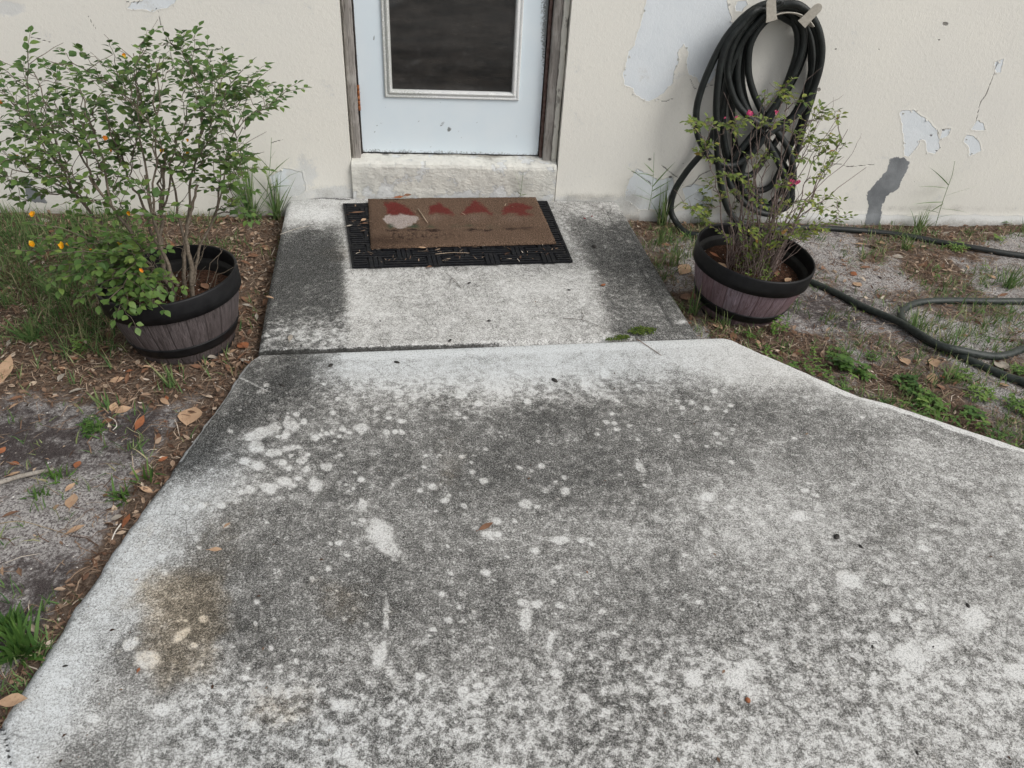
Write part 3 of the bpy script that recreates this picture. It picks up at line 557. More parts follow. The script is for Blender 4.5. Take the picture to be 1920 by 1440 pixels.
gm.col(gm.mix(gm.st(gm.noise(7, 6, .65, stretch=(1, 1, 4)), .25, .75), (.006, .006, .006), (.030, .026, .023))); gm.ro(gm.lin((n4_, .04), .03)); gm.b.inputs['IOR'].default_value = 1.7; gm.bump(gm.noise(4, 2), .0008, .3)  # brown streaks painted into the pane's colour stand in for its reflection
mb = MB(); box(mb, ox0+.034, ox1-.034, DY+.005, DY+.011, oz0+.034, oz1-.034); mb.obj('glass_pane', gm.m, door, smooth=False)
rust = plain('rusty_hinge', (.20, .065, .025), (.33, .14, .06), 120, .8, .2, .002)
mb = MB()
zh0, zh1 = W(675, 208, .07)[2], W(672, 160, .07)[2]; xh = D_L-.003
for k in range(5):
    a = zh0+(zh1-zh0)*k/5; tube(mb, [(xh, DY-.010, a+.001), (xh, DY-.010, a+(zh1-zh0)/5-.001)], .0065, seg=10)
box(mb, xh-.004, xh+.002, DY-.006, DY+.02, zh0, zh1); mb.obj('hinge', rust, door)
# frame
def woodmat(name, c1, c2, c3):
    m = MT(name, .85, .2); P = m.geo; s = m.map(P, (1, 1, .09)); n = m.noise(90, 5, .7, .6, vec=s); n2 = m.noise(260, 3, .7, vec=m.map(P, (1, 1, .05))); n3 = m.noise(7, 4, vec=P)
    c = m.mix(m.st(n, .3, .7), c1, c2); c = m.mix(m.ma('MULTIPLY', m.st(n2, .55, .68), .8), c, (.05, .042, .035)); c = m.mix(m.ma('MULTIPLY', m.st(n3, .5, .66), .45), c, c3); m.col(c); m.bump(m.lin((n, 1.), (n2, 1.)), .003, .9); return m.m
M_WOOD = woodmat('weathered_grey_wood', (.36, .335, .31), (.20, .185, .17), (.48, .46, .43))
fr = empty('door_frame', (0, .05, .2), None, None); fr.parent = house; fr.matrix_parent_inverse = house.matrix_basis.inverted()
def jamb(name, x0, x1, y0, y1, z0, mat, z1=2.12, wob=.0025, seed=0):
    zs = dens_axis([(z0, 1.1, .012), (1.1, z1, .2)]); ring = [(x0, y1), (x0, y0), (x0+.003, y0-.002), ((x0+x1)/2, y0-.003), (x1-.003, y0-.002), (x1, y0), (x1, y1)]
    K, Z = np.meshgrid(range(len(ring)), zs); r = np.array(ring); X = r[K, 0]+wob*(vn(Z*9, K*3., seed)-.5)+wob*(vn(Z*60, K*3., seed+1)-.5); Y = r[K, 1]+wob*(vn(Z*11, K*3., seed+2)-.5)
    return gridmesh(name, X, Y, Z, {}, mat, fr)
jamb('jamb', -.3975, D_L-.008, .035, .12, .176, M_WOOD, seed=1)
jamb('jamb', D_R+.0205, .5385, .045, .12, .178, M_WOOD, seed=5)
jamb('weatherstrip', D_R+.0055, D_R+.019, .070, .12, .182, plain('red_brown_strip', (.085, .045, .038), (.16, .11, .095), 60, .6, .3), seed=8)
jamb('weatherstrip', D_L-.0075, D_L-.001, .080, .12, .182, plain('dark_gap_strip', (.02, .018, .017), (.05, .04, .035), 60), seed=9)
PE = MT('peeling_white_paint', .7, .3); nn_ = PE.noise(30, 5, .7, vec=PE.geo, stretch=(1, 1, .4)); PE.col(PE.mix(PE.st(nn_, .56, .64), (.68, .665, .60), (.34, .32, .29))); PE.bump(nn_, .004)
jamb('paint_edge', .539, .5625, .035, .12, .178, PE.m, seed=11, wob=.005); jamb('paint_edge', OL+.001, -.3985, .05, .12, .178, PE.m, seed=13, wob=.001)
mb = MB(); box(mb, D_L-.004, D_R+.01, DY-.012, DY+.04, .170, .1805); o = mb.obj('threshold', plain('aluminium_threshold', (.25, .25, .24), (.42, .42, .40), 50, .5, .4), fr); bevel(o, .002)
mb = MB(); box(mb, D_L-.004, D_R+.01, DY+.004, DY+.03, .181, .1895); mb.obj('gap_shade_strip', plain('black_gap_shade', (.01, .01, .01), (.02, .02, .02)), fr)  # black strip painted in for the shadowed gap under the door
mb = MB(); box(mb, OL, OR, .05, .12, 2.10+.003, OT-.002); mb.obj('head_jamb', M_WOOD, fr)
# near-black sheet added as the room's darkness, so nothing shows through the gaps
mb = MB(); box(mb, OL-.05, OR+.05, .165, .175, -.1, 2.2); mb.obj('room_shade_sheet', plain('dark_interior', (.01, .01, .01), (.02, .02, .02)), house)
# ------------------------------------------------------------------ rubber mat and coir mat
def quad_at(C4, s, t):                                   # bilinear on four floor points: BL, BR, FR, FL
    a, b, c, d = C4; return (a*(1-s)+b*s)*(1-t)+(d*(1-s)+c*s)*t
RZ = .001
RC = [G(*p, RZ+.008) for p in ((643, 381), (1026, 376), (1074, 489), (660, 500))]
CC = [G(*p, .024) for p in ((690, 371), (1004, 368), (1043, 453), (695, 462))]
mb = MB(); NX, NY = 15, 10
def rq(s0, s1, t0, t1, z0, z1, c=.5, b=.0):
    p = [quad_at(RC, s, t) for s, t in ((s0, t0), (s1, t0), (s1, t1), (s0, t1))]
    lo = [(q[0], q[1], z0) for q in p]; i = .12
    cx = sum(p)/4; hi = [(q[0]+(cx[0]-q[0])*b, q[1]+(cx[1]-q[1])*b, z1) for q in p]
    mb.add(lo+hi, [(4, 7, 6, 5), (0, 1, 5, 4), (1, 2, 6, 5), (2, 3, 7, 6), (3, 0, 4, 7)], c)
rq(0, 1, 0, 1, .0006, .0045)
rim = .012
for a in ((0, 1, 0, .014), (0, 1, .986, 1), (0, .009, .0145, .9855), (.991, 1, .0145, .9855)): rq(*a, .0048, .0085)
for i in range(NX):
    for j in range(NY):
        s0, s1 = .010+.98*i/NX, .010+.98*(i+1)/NX; t0, t1 = .015+.97*j/NY, .015+.97*(j+1)/NY
        if 3 <= i < 13 and 2 <= j < 6: continue
        ph = (i+2*j) % 4
        if ph in (0, 1, 2):                              # long strips laid across
            e0 = s0+(.1/NX if ph == 0 else 0); e1 = s1-(.1/NX if ph == 2 else 0)
            for k in range(3): rq(e0, e1, t0+(t1-t0)*(.06+.32*k), t0+(t1-t0)*(.27+.32*k), .0048, .0100+.001*(k == 1), .5)
        else:
            for k in range(3): rq(s0+(s1-s0)*(.04+.32*k), s0+(s1-s0)*(.30+.32*k), t0-.3/NY*.97, t1+.3/NY*.97, .0050, .0112, .5)
rm = MT('black_rubber', .6, .2); nn_ = rm.noise(60, 4); rm.col(rm.mix(rm.st(nn_, .5, .8), (.006, .0065, .009), (.035, .033, .03))); rm.bump(rm.noise(300, 2), .0006)
tag(mb.obj('rubber_mat', rm.m, smooth=False), 'black rubber mat with a woven relief lying under the coir doormat', 'mat')
# coir mat
nx, ny = 190, 110; s_ = np.linspace(0, 1, nx); t_ = np.linspace(0, 1, ny); Sg, Tg = np.meshgrid(s_, t_)
P4 = [np.array(c) for c in CC]; PXY = [(P4[0][k]*(1-Sg)+P4[1][k]*Sg)*(1-Tg)+(P4[3][k]*(1-Sg)+P4[2][k]*Sg)*Tg for k in (0, 1)]
ed = np.minimum(np.minimum(Sg, 1-Sg)*.62, np.minimum(Tg, 1-Tg)*.38)
jx = .004*(fbm(Sg*60, Tg*60, 3)-.5)*(ed < .004); CX = PXY[0]+jx; CY = PXY[1]+jx+.006*(fbm(Sg*5, Tg*0, 5)-.5)
CZ = .0235+.004*(fbm(Sg*6, Tg*5, 4)-.5)-.004*(1-sstep(0, .01, ed))+.0025*(fbm(Sg*160, Tg*100, 9, 2)-.5)
U, V = PX(np.stack([CX, CY, CZ], -1)); x_ = (U-640)*1920/440; y_ = (V-350)*1920/440       # photo zoom units
x_ = x_+46*(fbm(Sg*45, Tg*30, 31)-.5); y_ = y_+34*(fbm(Sg*45, Tg*30, 32)-.5)
red = np.zeros(U.shape)
for q, k in (([(345, 135), (450, 138), (540, 175), (600, 228), (500, 218), (390, 228), (370, 180)], 1), ([(735, 165), (795, 135), (860, 180), (915, 228), (800, 210), (718, 222)], .95), ([(1090, 108), (1150, 150), (1235, 228), (1130, 205), (985, 222), (1040, 165)], .85), ([(1310, 225), (1350, 160), (1420, 132), (1500, 135), (1560, 170), (1500, 195), (1560, 235), (1440, 222), (1400, 210)], .85)):
    red = np.maximum(red, k*sstep(-26, 14, poly_sd(x_, y_, q)))
wht = sstep(-8, 10, poly_sd(x_, y_, [(340, 262), (400, 228), (500, 218), (600, 235), (635, 262), (620, 290), (560, 325), (500, 350), (430, 335), (380, 305)]))
pal = .5*(blob(x_, y_, 760, 250, 110, 40)+blob(x_, y_, 1090, 255, 110, 42)+blob(x_, y_, 1400, 260, 130, 40))
grn = .8*blob(x_, y_, 405, 322, 42, 20)+.85*blob(x_, y_, 600, 328, 60, 18)+.6*blob(x_, y_, 735, 325, 45, 20)+.5*blob(x_, y_, 1050, 320, 50, 22)+.4*blob(x_, y_, 930, 325, 60, 16)+.35*blob(x_, y_, 1230, 325, 70, 30)
blk = sum(k*blob(x_, y_, x, y, rx, ry) for x, y, rx, ry, k in ((420, 356, 60, 9, .9), (590, 356, 75, 9, .9), (750, 356, 75, 9, .9), (905, 358, 55, 7, .35), (1065, 355, 65, 10, .95), (1190, 356, 50, 8, .9), (1400, 345, 120, 12, .7), (1540, 335, 60, 9, .45), (1370, 320, 60, 14, .35)))
for k in range(22):                                      # worn, unreadable lettering
    xk = 430+k*38; al = .85*max(.12, 1-k/24); blk = blk+al*blob(x_, y_, xk+6*math.sin(k*2.3), 400+8*math.sin(k*1.7), 9, 26)+al*.8*blob(x_, y_, xk+14, (384, 418, 402, 430)[k % 4], 18, 7)
drk = .55*sstep(640, 200, x_+.0*y_)*.7+.45*blob(x_, y_, 480, 440, 260, 40)+.2*sstep(360, 480, y_)*sstep(1500, 700, x_)
def coirmat():
    m = MT('worn_coir', .95, .1); n = m.noise(210, 4, .85); n2 = m.noise(70, 4, .7); n3 = m.noise(9, 3)
    c = m.mix(m.st(n, .36, .66), (.045, .029, .020), (.27, .18, .125)); c = m.mix(m.st(n3, .3, .7, 0, .5), c, m.mix(1., c, (.8, .78, .78), 'MULTIPLY'))
    a = lambda nm, k=1.: m.st(m.lin((m.attr(nm), k), (n, .9), (n2, .7), -.8), .05, 1.)
    c = m.mix(a('dark'), c, m.mix(1., c, (.42, .40, .40), 'MULTIPLY')); c = m.mix(a('pale'), c, m.mix(m.st(n, .4, .7), (.15, .10, .08), (.34, .25, .19)))
    c = m.mix(a('white'), c, m.mix(m.st(n, .3, .66), (.17, .12, .11), (.52, .46, .42))); c = m.mix(a('red', .95), c, m.mix(m.st(n, .3, .7), (.075, .018, .015), (.20, .042, .036)))
    c = m.mix(a('green', .9), c, m.mix(m.st(n, .3, .7), (.018, .035, .022), (.07, .10, .06))); c = m.mix(a('black', 1.), c, m.mix(m.st(n, .4, .75), (.012, .009, .008), (.09, .055, .04)))
    m.col(c); m.bump(m.lin((n, 1.), (n2, .5)), .004, 1.); return m.m
M_COIR = coirmat(); vals = dict(red=red, white=wht, pale=pal, green=grn, black=np.minimum(blk, 1.1), dark=drk)
ring = list(range(nx))+[k*nx+nx-1 for k in range(1, ny)]+[(ny-1)*nx+k for k in range(nx-2, -1, -1)]+[k*nx for k in range(ny-2, 0, -1)]
co_ = np.stack([CX, CY, CZ], -1).reshape(-1, 3); lo = co_[ring].copy(); lo[:, 2] = .0116; r = np.array(ring); a_ = len(co_)+np.arange(len(ring))
i = np.arange(ny-1)[:, None]*nx+np.arange(nx-1)[None, :]; q1 = np.stack([i, i+nx, i+nx+1, i+1], -1).reshape(-1, 4); q2 = np.stack([r, np.roll(r, -1), np.roll(a_, -1), a_], -1)
V4 = [co_, lo]; Q4 = [q1, q2]; A4 = {k: [v.ravel(), v.ravel()[ring]] for k, v in vals.items()}; base = len(co_)+len(lo)
# short standing fibres
nf = 9000; rs = np.random.RandomState(4); fi = rs.randint(0, nx*ny, nf); p0 = co_[fi]+rs.uniform(-.0015, .0015, (nf, 3))*[1, 1, 0]; dr_ = rs.normal(0, 1, (nf, 3)); dr_[:, 2] = np.abs(dr_[:, 2])*.5+.5
dr_ *= (rs.uniform(.002, .0045, nf)/np.linalg.norm(dr_, axis=1))[:, None]; sd_ = np.cross(dr_, [0, 0, 1]); sd_ *= (.0005/(np.linalg.norm(sd_, axis=1)+1e-9))[:, None]
V4.append(np.stack([p0-sd_, p0+sd_, p0+dr_+sd_*.4, p0+dr_-sd_*.4], 1).reshape(-1, 3)); Q4.append(base+np.arange(nf*4).reshape(-1, 4))
for k in A4: A4[k].append(np.repeat(vals[k].ravel()[fi], 4))
tag(rawmesh('doormat', np.vstack(V4).astype(np.float32), np.vstack(Q4), {k: np.concatenate(v) for k, v in A4.items()}, M_COIR), 'faded brown coir doormat with four red hats and a pale beard, on the black mat', 'doormat')

# ------------------------------------------------------------------ planters
def stave_mat(name, A, B, Cc, ph=0.):
    m = MT(name, .55, .35); sp = m.t.nodes.new('ShaderNodeSeparateXYZ'); m.lk(m.tc, sp.inputs[0])
    ang = m.ma('ARCTAN2', sp.outputs[1], sp.outputs[0]); cb = m.t.nodes.new('ShaderNodeCombineXYZ'); m.lk(ang, cb.inputs[0]); m.lk(sp.outputs[2], cb.inputs[1])
    k = m.ma('FLOOR', m.ma('MULTIPLY', ang, 22/(2*PI))); wn = m.t.nodes.new('ShaderNodeTexWhiteNoise'); wn.noise_dimensions = '1D'; m.lk(k, wn.inputs[1])
    fr_ = m.ma('FRACT', m.ma('MULTIPLY', ang, 22/(2*PI))); gap = m.st(m.ma('ABSOLUTE', m.ma('SUBTRACT', fr_, .5)), .44, .49)
    g1 = m.noise(26, 6, .75, 1.2, vec=m.map(cb.outputs[0], (1, .5, 1), (ph, 0, 0))); g2 = m.noise(85, 3, .7, 1., vec=m.map(cb.outputs[0], (1, .22, 1))); g3 = m.noise(14, 4, .6)
    c = m.mix(wn.outputs[0], A, B); c = m.mix(m.ma('MULTIPLY', m.st(g1, .46, .62), .75), c, Cc); c = m.mix(m.ma('MULTIPLY', m.st(g2, .54, .62), .6), c, Cc); g4 = m.noise(70, 3, .7, 1., vec=m.map(cb.outputs[0], (1, .16, 1), (3, 1, 0))); c = m.mix(m.ma('MULTIPLY', m.st(g4, .55, .66), .55), c, m.mix(1., c, (2.1, 2.05, 2.05), 'MULTIPLY'))
    c = m.mix(m.ma('MULTIPLY', m.st(g3, .55, .75), .4), c, A); c = m.mix(m.ma('MULTIPLY', gap, .6), c, Cc); m.col(c)
    m.bump(m.lin((g1, .6), (g2, .6), (gap, -.7)), .003, .9); return m.m
def lathe(mb, prof, n=96, c=.5, stave=0):
    vs = []; 
    for r, z in prof:
        for k in range(n):
            a = 2*PI*k/n; rr = r
            if stave: rr = r-.0016*(abs(((a*22/(2*PI)) % 1)-.5)*2)**6
            vs.append((rr*math.cos(a), rr*math.sin(a), z))
    fs = [(j*n+k, j*n+(k+1) % n, (j+1)*n+(k+1) % n, (j+1)*n+k) for j in range(len(prof)-1) for k in range(n)]
    mb.add(vs, fs, c)
M_BAND = plain('black_plastic_band', (.005, .005, .006), (.010, .010, .011), 40, .5, .25, .0003)
M_INS = plain('black_pot_inside', (.008, .008, .008), (.016, .015, .014), 40, .6, .3)
def soil_pot_mat():
    m = MT('bark_potting_soil', .95, .15); n = m.noise(60, 5, .75); n2 = m.noise(190, 3, .7); v = m.vor(110)
    c = m.mix(m.st(n, .35, .7), (.022, .013, .009), (.10, .048, .030)); c = m.mix(m.st(n2, .55, .7), c, (.25, .13, .085)); c = m.mix(m.ma('MULTIPLY', m.st(v.outputs['Distance'], .32, .22), m.st(v.outputs['Color'], .80, .86)), c, (.72, .70, .66)); m.col(c); m.bump(m.lin((n, 1.), (n2, .6)), .010, 1.); return m.m
M_PS = soil_pot_mat()
def planter(name, loc, tilt, R, H, mat, label):
    root = empty(name, loc, label, 'planter', None); root.rotation_euler = tilt
    def part(nm, prof, m_, stave=0, n=104):
        mb = MB(); lathe(mb, prof, n, .5, stave); o = bpy.data.objects.new(nm, mb.mesh(nm)); COL.objects.link(o); o.data.materials.append(m_); o.parent = root; return o
    def rad(z):                                          # barrel profile, z 0..1
        return R*(.665+.31*(1-(1-z)**1.9))
    hb = .745
    z = lambda a, b, n: [a+(b-a)*k/(n-1) for k in range(n)]
    part('barrel_body', [(0, .004), (rad(0)*.97, .004)]+[(rad(t), t*H) for t in z(.03, hb+.01, 16)], mat, 1, 208)
    hoop = z(.19, .33, 6); part('hoop', [(rad(hoop[0])-.001, hoop[0]*H)]+[(rad(t)+.0035, t*H) for t in hoop]+[(rad(hoop[-1])-.001, hoop[-1]*H)], M_BAND)
    part('base_ring', [(rad(.0)-.002, -.002), (rad(0)+.003, -.002), (rad(.04)+.003, .04*H), (rad(.04)-.001, .04*H)], M_BAND)
    R1 = R+.001
    part('rim_band', [(rad(hb)-.001, hb*H), (R*.985+.004, hb*H+.001), (R1, (hb+.1)*H), (R1+.001, H-.006), (R1-.001, H-.001), (R1-.004, H), (R1-.007, H-.001), (R1-.009, H-.006), (R1-.010, H-.05)], M_BAND)
    part('inner_shell', [(R1-.0102, H-.049), (R-.022, H-.055), (R-.026, H-.062), (R-.033, H-.16)], M_INS)
    n = 46; rr = np.linspace(0, 1, 26); mbs = MB(); vs = []
    for a in rr:
        for k in range(n):
            t = 2*PI*k/n; r_ = a*(R-.030); x, y = r_*math.cos(t), r_*math.sin(t)
            vs.append((x, y, H-.088+.018*(float(fbm(x*18+5, y*18, 7))-.5)*(a < .99)+.012*(float(fbm(x*60+5, y*60, 8, 2))-.5)+.012*(1-a)))
    mbs.add(vs, [(j*n+k, j*n+(k+1) % n, (j+1)*n+(k+1) % n, (j+1)*n+k) for j in range(len(rr)-1) for k in range(n)])
    o = bpy.data.objects.new('potting_soil', mbs.mesh('potting_soil')); COL.objects.link(o); o.data.materials.append(M_PS); o.parent = root
    return root
LPOT = dict(c=np.array([-.895, -1.155, -.066]), t=(math.radians(-2), math.radians(-5), 0), R=.228, H=.285)
RPOT = dict(c=np.array([1.215, -.885, -.078]), t=(math.radians(2), math.radians(5), 0), R=.232, H=.272)
lp = planter('barrel_planter', LPOT['c'], LPOT['t'], LPOT['R'], LPOT['H'], stave_mat('dark_barrel_staves', (.085, .070, .070), (.140, .120, .122), (.032, .026, .025)), 'dark brown barrel planter left of the walk holding the yellow-flowered bush')
rp = planter('barrel_planter', RPOT['c'], RPOT['t'], RPOT['R'], RPOT['H'], stave_mat('pinkish_barrel_staves', (.16, .095, .105), (.225, .185, .215), (.085, .048, .050), 3.), 'pinkish purple faded barrel planter in front of the hanging hose')
bpy.context.view_layer.update()
def potpt(root, P_, x, y, dz=-.085): return np.array(root.matrix_world@Vector((x, y, P_['H']+dz)))

# ------------------------------------------------------------------ hose hanger
HC = W(1478, 27, -.150); M_HANG = plain('beige_painted_metal', (.42, .39, .335), (.50, .47, .41), 90, .5, .4, .0004)
hang = empty('hose_hanger', (HC[0], 0, HC[2]), 'beige metal bracket on the wall holding the coiled hose', 'hose hanger')
R_ = .150; cxh, czh = HC[0]+.008, HC[2]-.150
mb = MB(); ys = [-.003, -.04, -.08, -.115, -.143, -.150]; n = 25; vs = []; th = .0035
for rr in (R_, R_-th):
    for y in ys:
        for k in range(n):
            a = math.radians(124-(124-42)*k/(n-1)); rad_ = rr+(.010*max(0, (-y-.125)/.025)**2); vs.append((cxh+rad_*math.cos(a), y, czh+rad_*math.sin(a)))
m1 = len(ys)*n; fs = []
for j in range(len(ys)-1):
    for k in range(n-1):
        a = j*n+k; fs += [(a, a+1, a+n+1, a+n), (m1+a, m1+a+n, m1+a+n+1, m1+a+1)]
e = (len(ys)-1)*n
for k in range(n-1): fs.append((e+k, e+k+1, m1+e+k+1, m1+e+k))
for j in range(len(ys)-1): fs.append((j*n, (j+1)*n, m1+(j+1)*n, m1+j*n)); fs.append((j*n+n-1, m1+j*n+n-1, m1+(j+1)*n+n-1, (j+1)*n+n-1))
mb.add(vs, fs); mb.obj('saddle', M_HANG, hang)
def ear(p0, p1, wd, y):
    a = np.array([p0[0], p0[2]]); b = np.array([p1[0], p1[2]]); d = (b-a); L = np.linalg.norm(d); d /= L; s = np.array([-d[1], d[0]]); out = []
    outl = [(-wd/2*1.15, 0), (-wd/2, L*.25), (-wd/2*.95, L-wd/2)]+[(-wd/2*.95*math.cos(t), L-wd/2+wd/2*math.sin(t)) for t in np.linspace(.2, PI-.2, 9)]+[(wd/2*.95, L-wd/2), (wd/2, L*.25), (wd/2*1.15, 0)]
    vs = []
    for yy in (0, .0035):
        for (u_, v_) in outl: q = a+s*u_+d*v_; vs.append((q[0], y+yy-.012*(v_/L), q[1]))
    m = len(outl); mb = MB(); mb.add(vs, [tuple(range(m)), tuple(range(2*m-1, m-1, -1))]+[(k, (k+1) % m, m+(k+1) % m, m+k) for k in range(m)][:0]+[(k, m+k, m+(k+1) % m, (k+1) % m) for k in range(m)])
    o = mb.obj('prong', M_HANG, hang, smooth=False); bevel(o, .001)
ear(W(1447, 40, -.155), W(1444, -6, -.155), .042, -.1545); ear(W(1503, 46, -.155), W(1538, 7, -.155), .042, -.1545)
mb = MB(); box(mb, cxh-.03, cxh+.03, -.0035, -.0005, czh+R_-.035, czh+R_-.005); o = mb.obj('wall_plate', M_HANG, hang, smooth=False)

# ------------------------------------------------------------------ hoses
def hosemat(name, c1, c2, sc=1.):
    m = MT(name, .4, .5); n = m.noise(55, 4, vec=m.geo); uv = m.attr('tone'); rid = m.ma('SINE', m.ma('MULTIPLY', uv, 6.0)); c = m.mix(m.st(n, .35, .75), c1, c2); m.col(c)
    m.ro(m.lin((n, .3), .36)); n2 = m.noise(300, 2, vec=m.geo); m.bump(m.lin((n2, .5), (m.vor(240, vec=m.geo).outputs['Distance'], .8)), .0012, .8); return m.m
M_HOSE = hosemat('dark_green_hose', (.004, .0062, .0058), (.012, .017, .0155)); M_HOSE2 = hosemat('dusty_green_hose', (.012, .019, .016), (.040, .048, .042))
HS = lambda s: [tuple(float(x) for x in t.split(',')) for t in s.split(';')]
Zh = lambda P_, Y: [W(1120+x/3.43, y/3.43, yy if yy is not None else Y) for x, y, yy in [(q+(None,))[:3] for q in P_]]
Zq = lambda s: [(1200+float(t.split(',')[0])/2.256, float(t.split(',')[1])/2.256) for t in s.split(';')]
loops = [
 (-.122, '600,5;480,40;370,150;290,300;245,430;238,520;255,600;310,675;390,700;470,650;540,570;620,520;700,440;750,330;770,210;745,100;680,25'),
 (-.105, '600,18;500,50;410,160;372,270;375,340;400,420;445,480;510,525;590,525;665,475;730,380;758,250;745,140;690,50'),
 (-.090, '600,30;510,75;435,170;412,290;420,390;455,470;510,550;560,640;600,720;620,800;605,870;550,905;470,880;400,810;370,740;400,670;460,590;540,490;610,390;660,290;690,190;680,100'),
 (-.075, '600,42;530,85;470,180;458,280;470,360;505,450;550,530;590,570;630,640;650,740;630,830;560,880;480,860;430,780;440,690;490,600;550,500;600,400;640,300;665,210;660,120'),
 (-.060, '600,35;490,110;400,240;360,400;350,520;365,640;400,720;470,740;540,650;600,560;670,450;720,330;725,200;690,90'),
 (-.048, '600,30;470,100;370,240;335,400;345,560;375,700;430,830;520,880;600,800;660,650;700,500;735,380;745,240;710,110'),
 (-.036, '600,45;520,100;450,210;430,330;450,440;500,540;580,650;630,750;640,850;580,890;500,840;440,760;430,680;480,580;560,470;630,370;680,270;700,180;680,100'),
 (-.024, '600,45;500,120;420,250;390,400;395,560;420,700;480,800;560,780;620,650;680,520;715,400;725,270;700,140')]
path = []
for Y_, s in loops: path += [W(u, v, Y_) for u, v in Zq(s)]
tailL = [onsoil(1310, 441, .013), onsoil(1285, 436, .013)]+[W(u, v, y) for (u, v), y in zip(Zq('150,935;130,885;145,810;200,722;268,640;305,572;345,470;370,330;430,180;520,70'), (-.07, -.05, -.045, -.045, -.05, -.06, -.075, -.09, -.10, -.115))]
tailR = [W(u, v, y) for (u, v), y in zip(Zq('520,40;430,105;355,220;325,400;325,560;332,700;352,830;398,925'), (-.125, -.135, -.14, -.14, -.135, -.125, -.11, -.10))]+[onsoil(1405, 424, .02), onsoil(1430, 432, .012), onsoil(1490, 427, .012), onsoil(1540, 428, .012), onsoil(1590, 431, .012), onsoil(1640, 435, .012), onsoil(1700, 443, .012), onsoil(1760, 454, .012), onsoil(1830, 466, .012), onsoil(1920, 480, .012), onsoil(2100, 500, .012), onsoil(2400, 560, .012)]
sp = spline(tailL+path+tailR, 7); mb = MB(); tube(mb, sp, .0152, seg=12)
tag(mb.obj('coiled_hose', M_HOSE), 'dark green garden hose coiled over the beige wall bracket', 'garden hose')
mb = MB()
ctl = [onsoil(1395, 500, .014), onsoil(1450, 508, .014), onsoil(1505, 523, .014), onsoil(1560, 546, .014), onsoil(1620, 576, .014), onsoil(1680, 601, .022), onsoil(1720, 624, .036), onsoil(1760, 647, .036), onsoil(1800, 657, .034), onsoil(1850, 667, .016), onsoil(1880, 667, .014), onsoil(1915, 655, .014), onsoil(1990, 615, .014), onsoil(2200, 520, .014)]
tube(mb, spline(ctl, 10), .0150, seg=14)
tag(mb.obj('garden_hose', M_HOSE2), 'thick green hose lying on the sand from behind the right planter', 'garden hose')
mb = MB()
ctl = [onsoil(2200, 565, .014), onsoil(2000, 564, .014), onsoil(1920, 565, .014), onsoil(1850, 565, .014), onsoil(1780, 564, .014), onsoil(1725, 567, .014), onsoil(1695, 580, .013), onsoil(1690, 597, .010), onsoil(1712, 622, .010), onsoil(1755, 648, .010), onsoil(1800, 668, .010), onsoil(1850, 690, .013), onsoil(1890, 707, .014), onsoil(1930, 722, .014), onsoil(2050, 790, .014), onsoil(2300, 900, .014)]
tube(mb, spline(ctl, 10), .0150, seg=14)
tag(mb.obj('garden_hose', M_HOSE2), 'bent green hose passing underneath the other hose at the right edge', 'garden hose')
# ------------------------------------------------------------------ potted shrubs
M_LEAF = leafmat('rose_green_leaf', [(0, (.03, .072, .020)), (.4, (.080, .150, .040)), (.75, (.15, .225, .055)), (1, (.24, .30, .08))], .5, .22, .3)
M_LEAF2 = leafmat('yellow_green_leaf', [(0, (.06, .11, .028)), (.5, (.16, .22, .05)), (.85, (.30, .32, .07)), (1, (.36, .20, .06))], .5, .3, .3)
M_BARK = plain('grey_brown_bark', (.10, .078, .058), (.19, .16, .125), 120, .85, .2, .0015)
M_TWIG = plain('thin_twig_bark', (.15, .115, .085), (.26, .22, .18), 120, .85, .2, .0008)
M_TWIG2 = plain('purplish_twig', (.12, .085, .075), (.24, .19, .17), 120, .85, .2, .0008)
def spray(mb, st, pts, L, Wd, gap, c0, cj, start=.0, upw=(0, 0, 1), drp=.25):
    ln = 0; last = 0; side = 1; P = [np.array(p) for p in pts]; tot = sum(np.linalg.norm(b-a) for a, b in zip(P, P[1:])); acc = 0
    for a, b in zip(P, P[1:]):
        d = b-a; n = np.linalg.norm(d)
        while last < acc+n:
            if last >= tot*start:
                q = a+d*((last-acc)/max(n, 1e-6)); t = unit(d); s = unit(np.cross(t, upw))*side; f = 1-.35*(last/tot)
                dd = unit(s*1.0+t*.75+np.array([rnd.gauss(0, .18), rnd.gauss(0, .18), rnd.gauss(.02, .2)])); k = rnd.uniform(.75, 1.15)
                leaf(mb, q+dd*.004, dd, unit(np.array(upw)+np.array([rnd.gauss(0, .35), rnd.gauss(-.12, .35), 0])), L*k*f, Wd*k*f, .22, drp*rnd.uniform(.3, 1.3), min(1, max(0, rnd.gauss(c0, cj))))
                if side > 0: side = -1; last += gap*.35
                else: side = 1; last += gap
            else: last += gap
        acc += n
    d = unit(P[-1]-P[-2]); leaf(mb, P[-1], d, upw, L*.8, Wd*.8, .2, .1, c0)
def curve(a, b, bow, n=8, j=.006):
    a = np.array(a); b = np.array(b); m = (a+b)/2+np.array(bow); out = []
    for k in range(n+1):
        t = k/n; out.append((1-t)**2*a+2*t*(1-t)*m+t*t*b+(np.random.RandomState(rnd.randrange(10**6)).normal(0, j, 3) if 0 < k < n else 0))
    return out
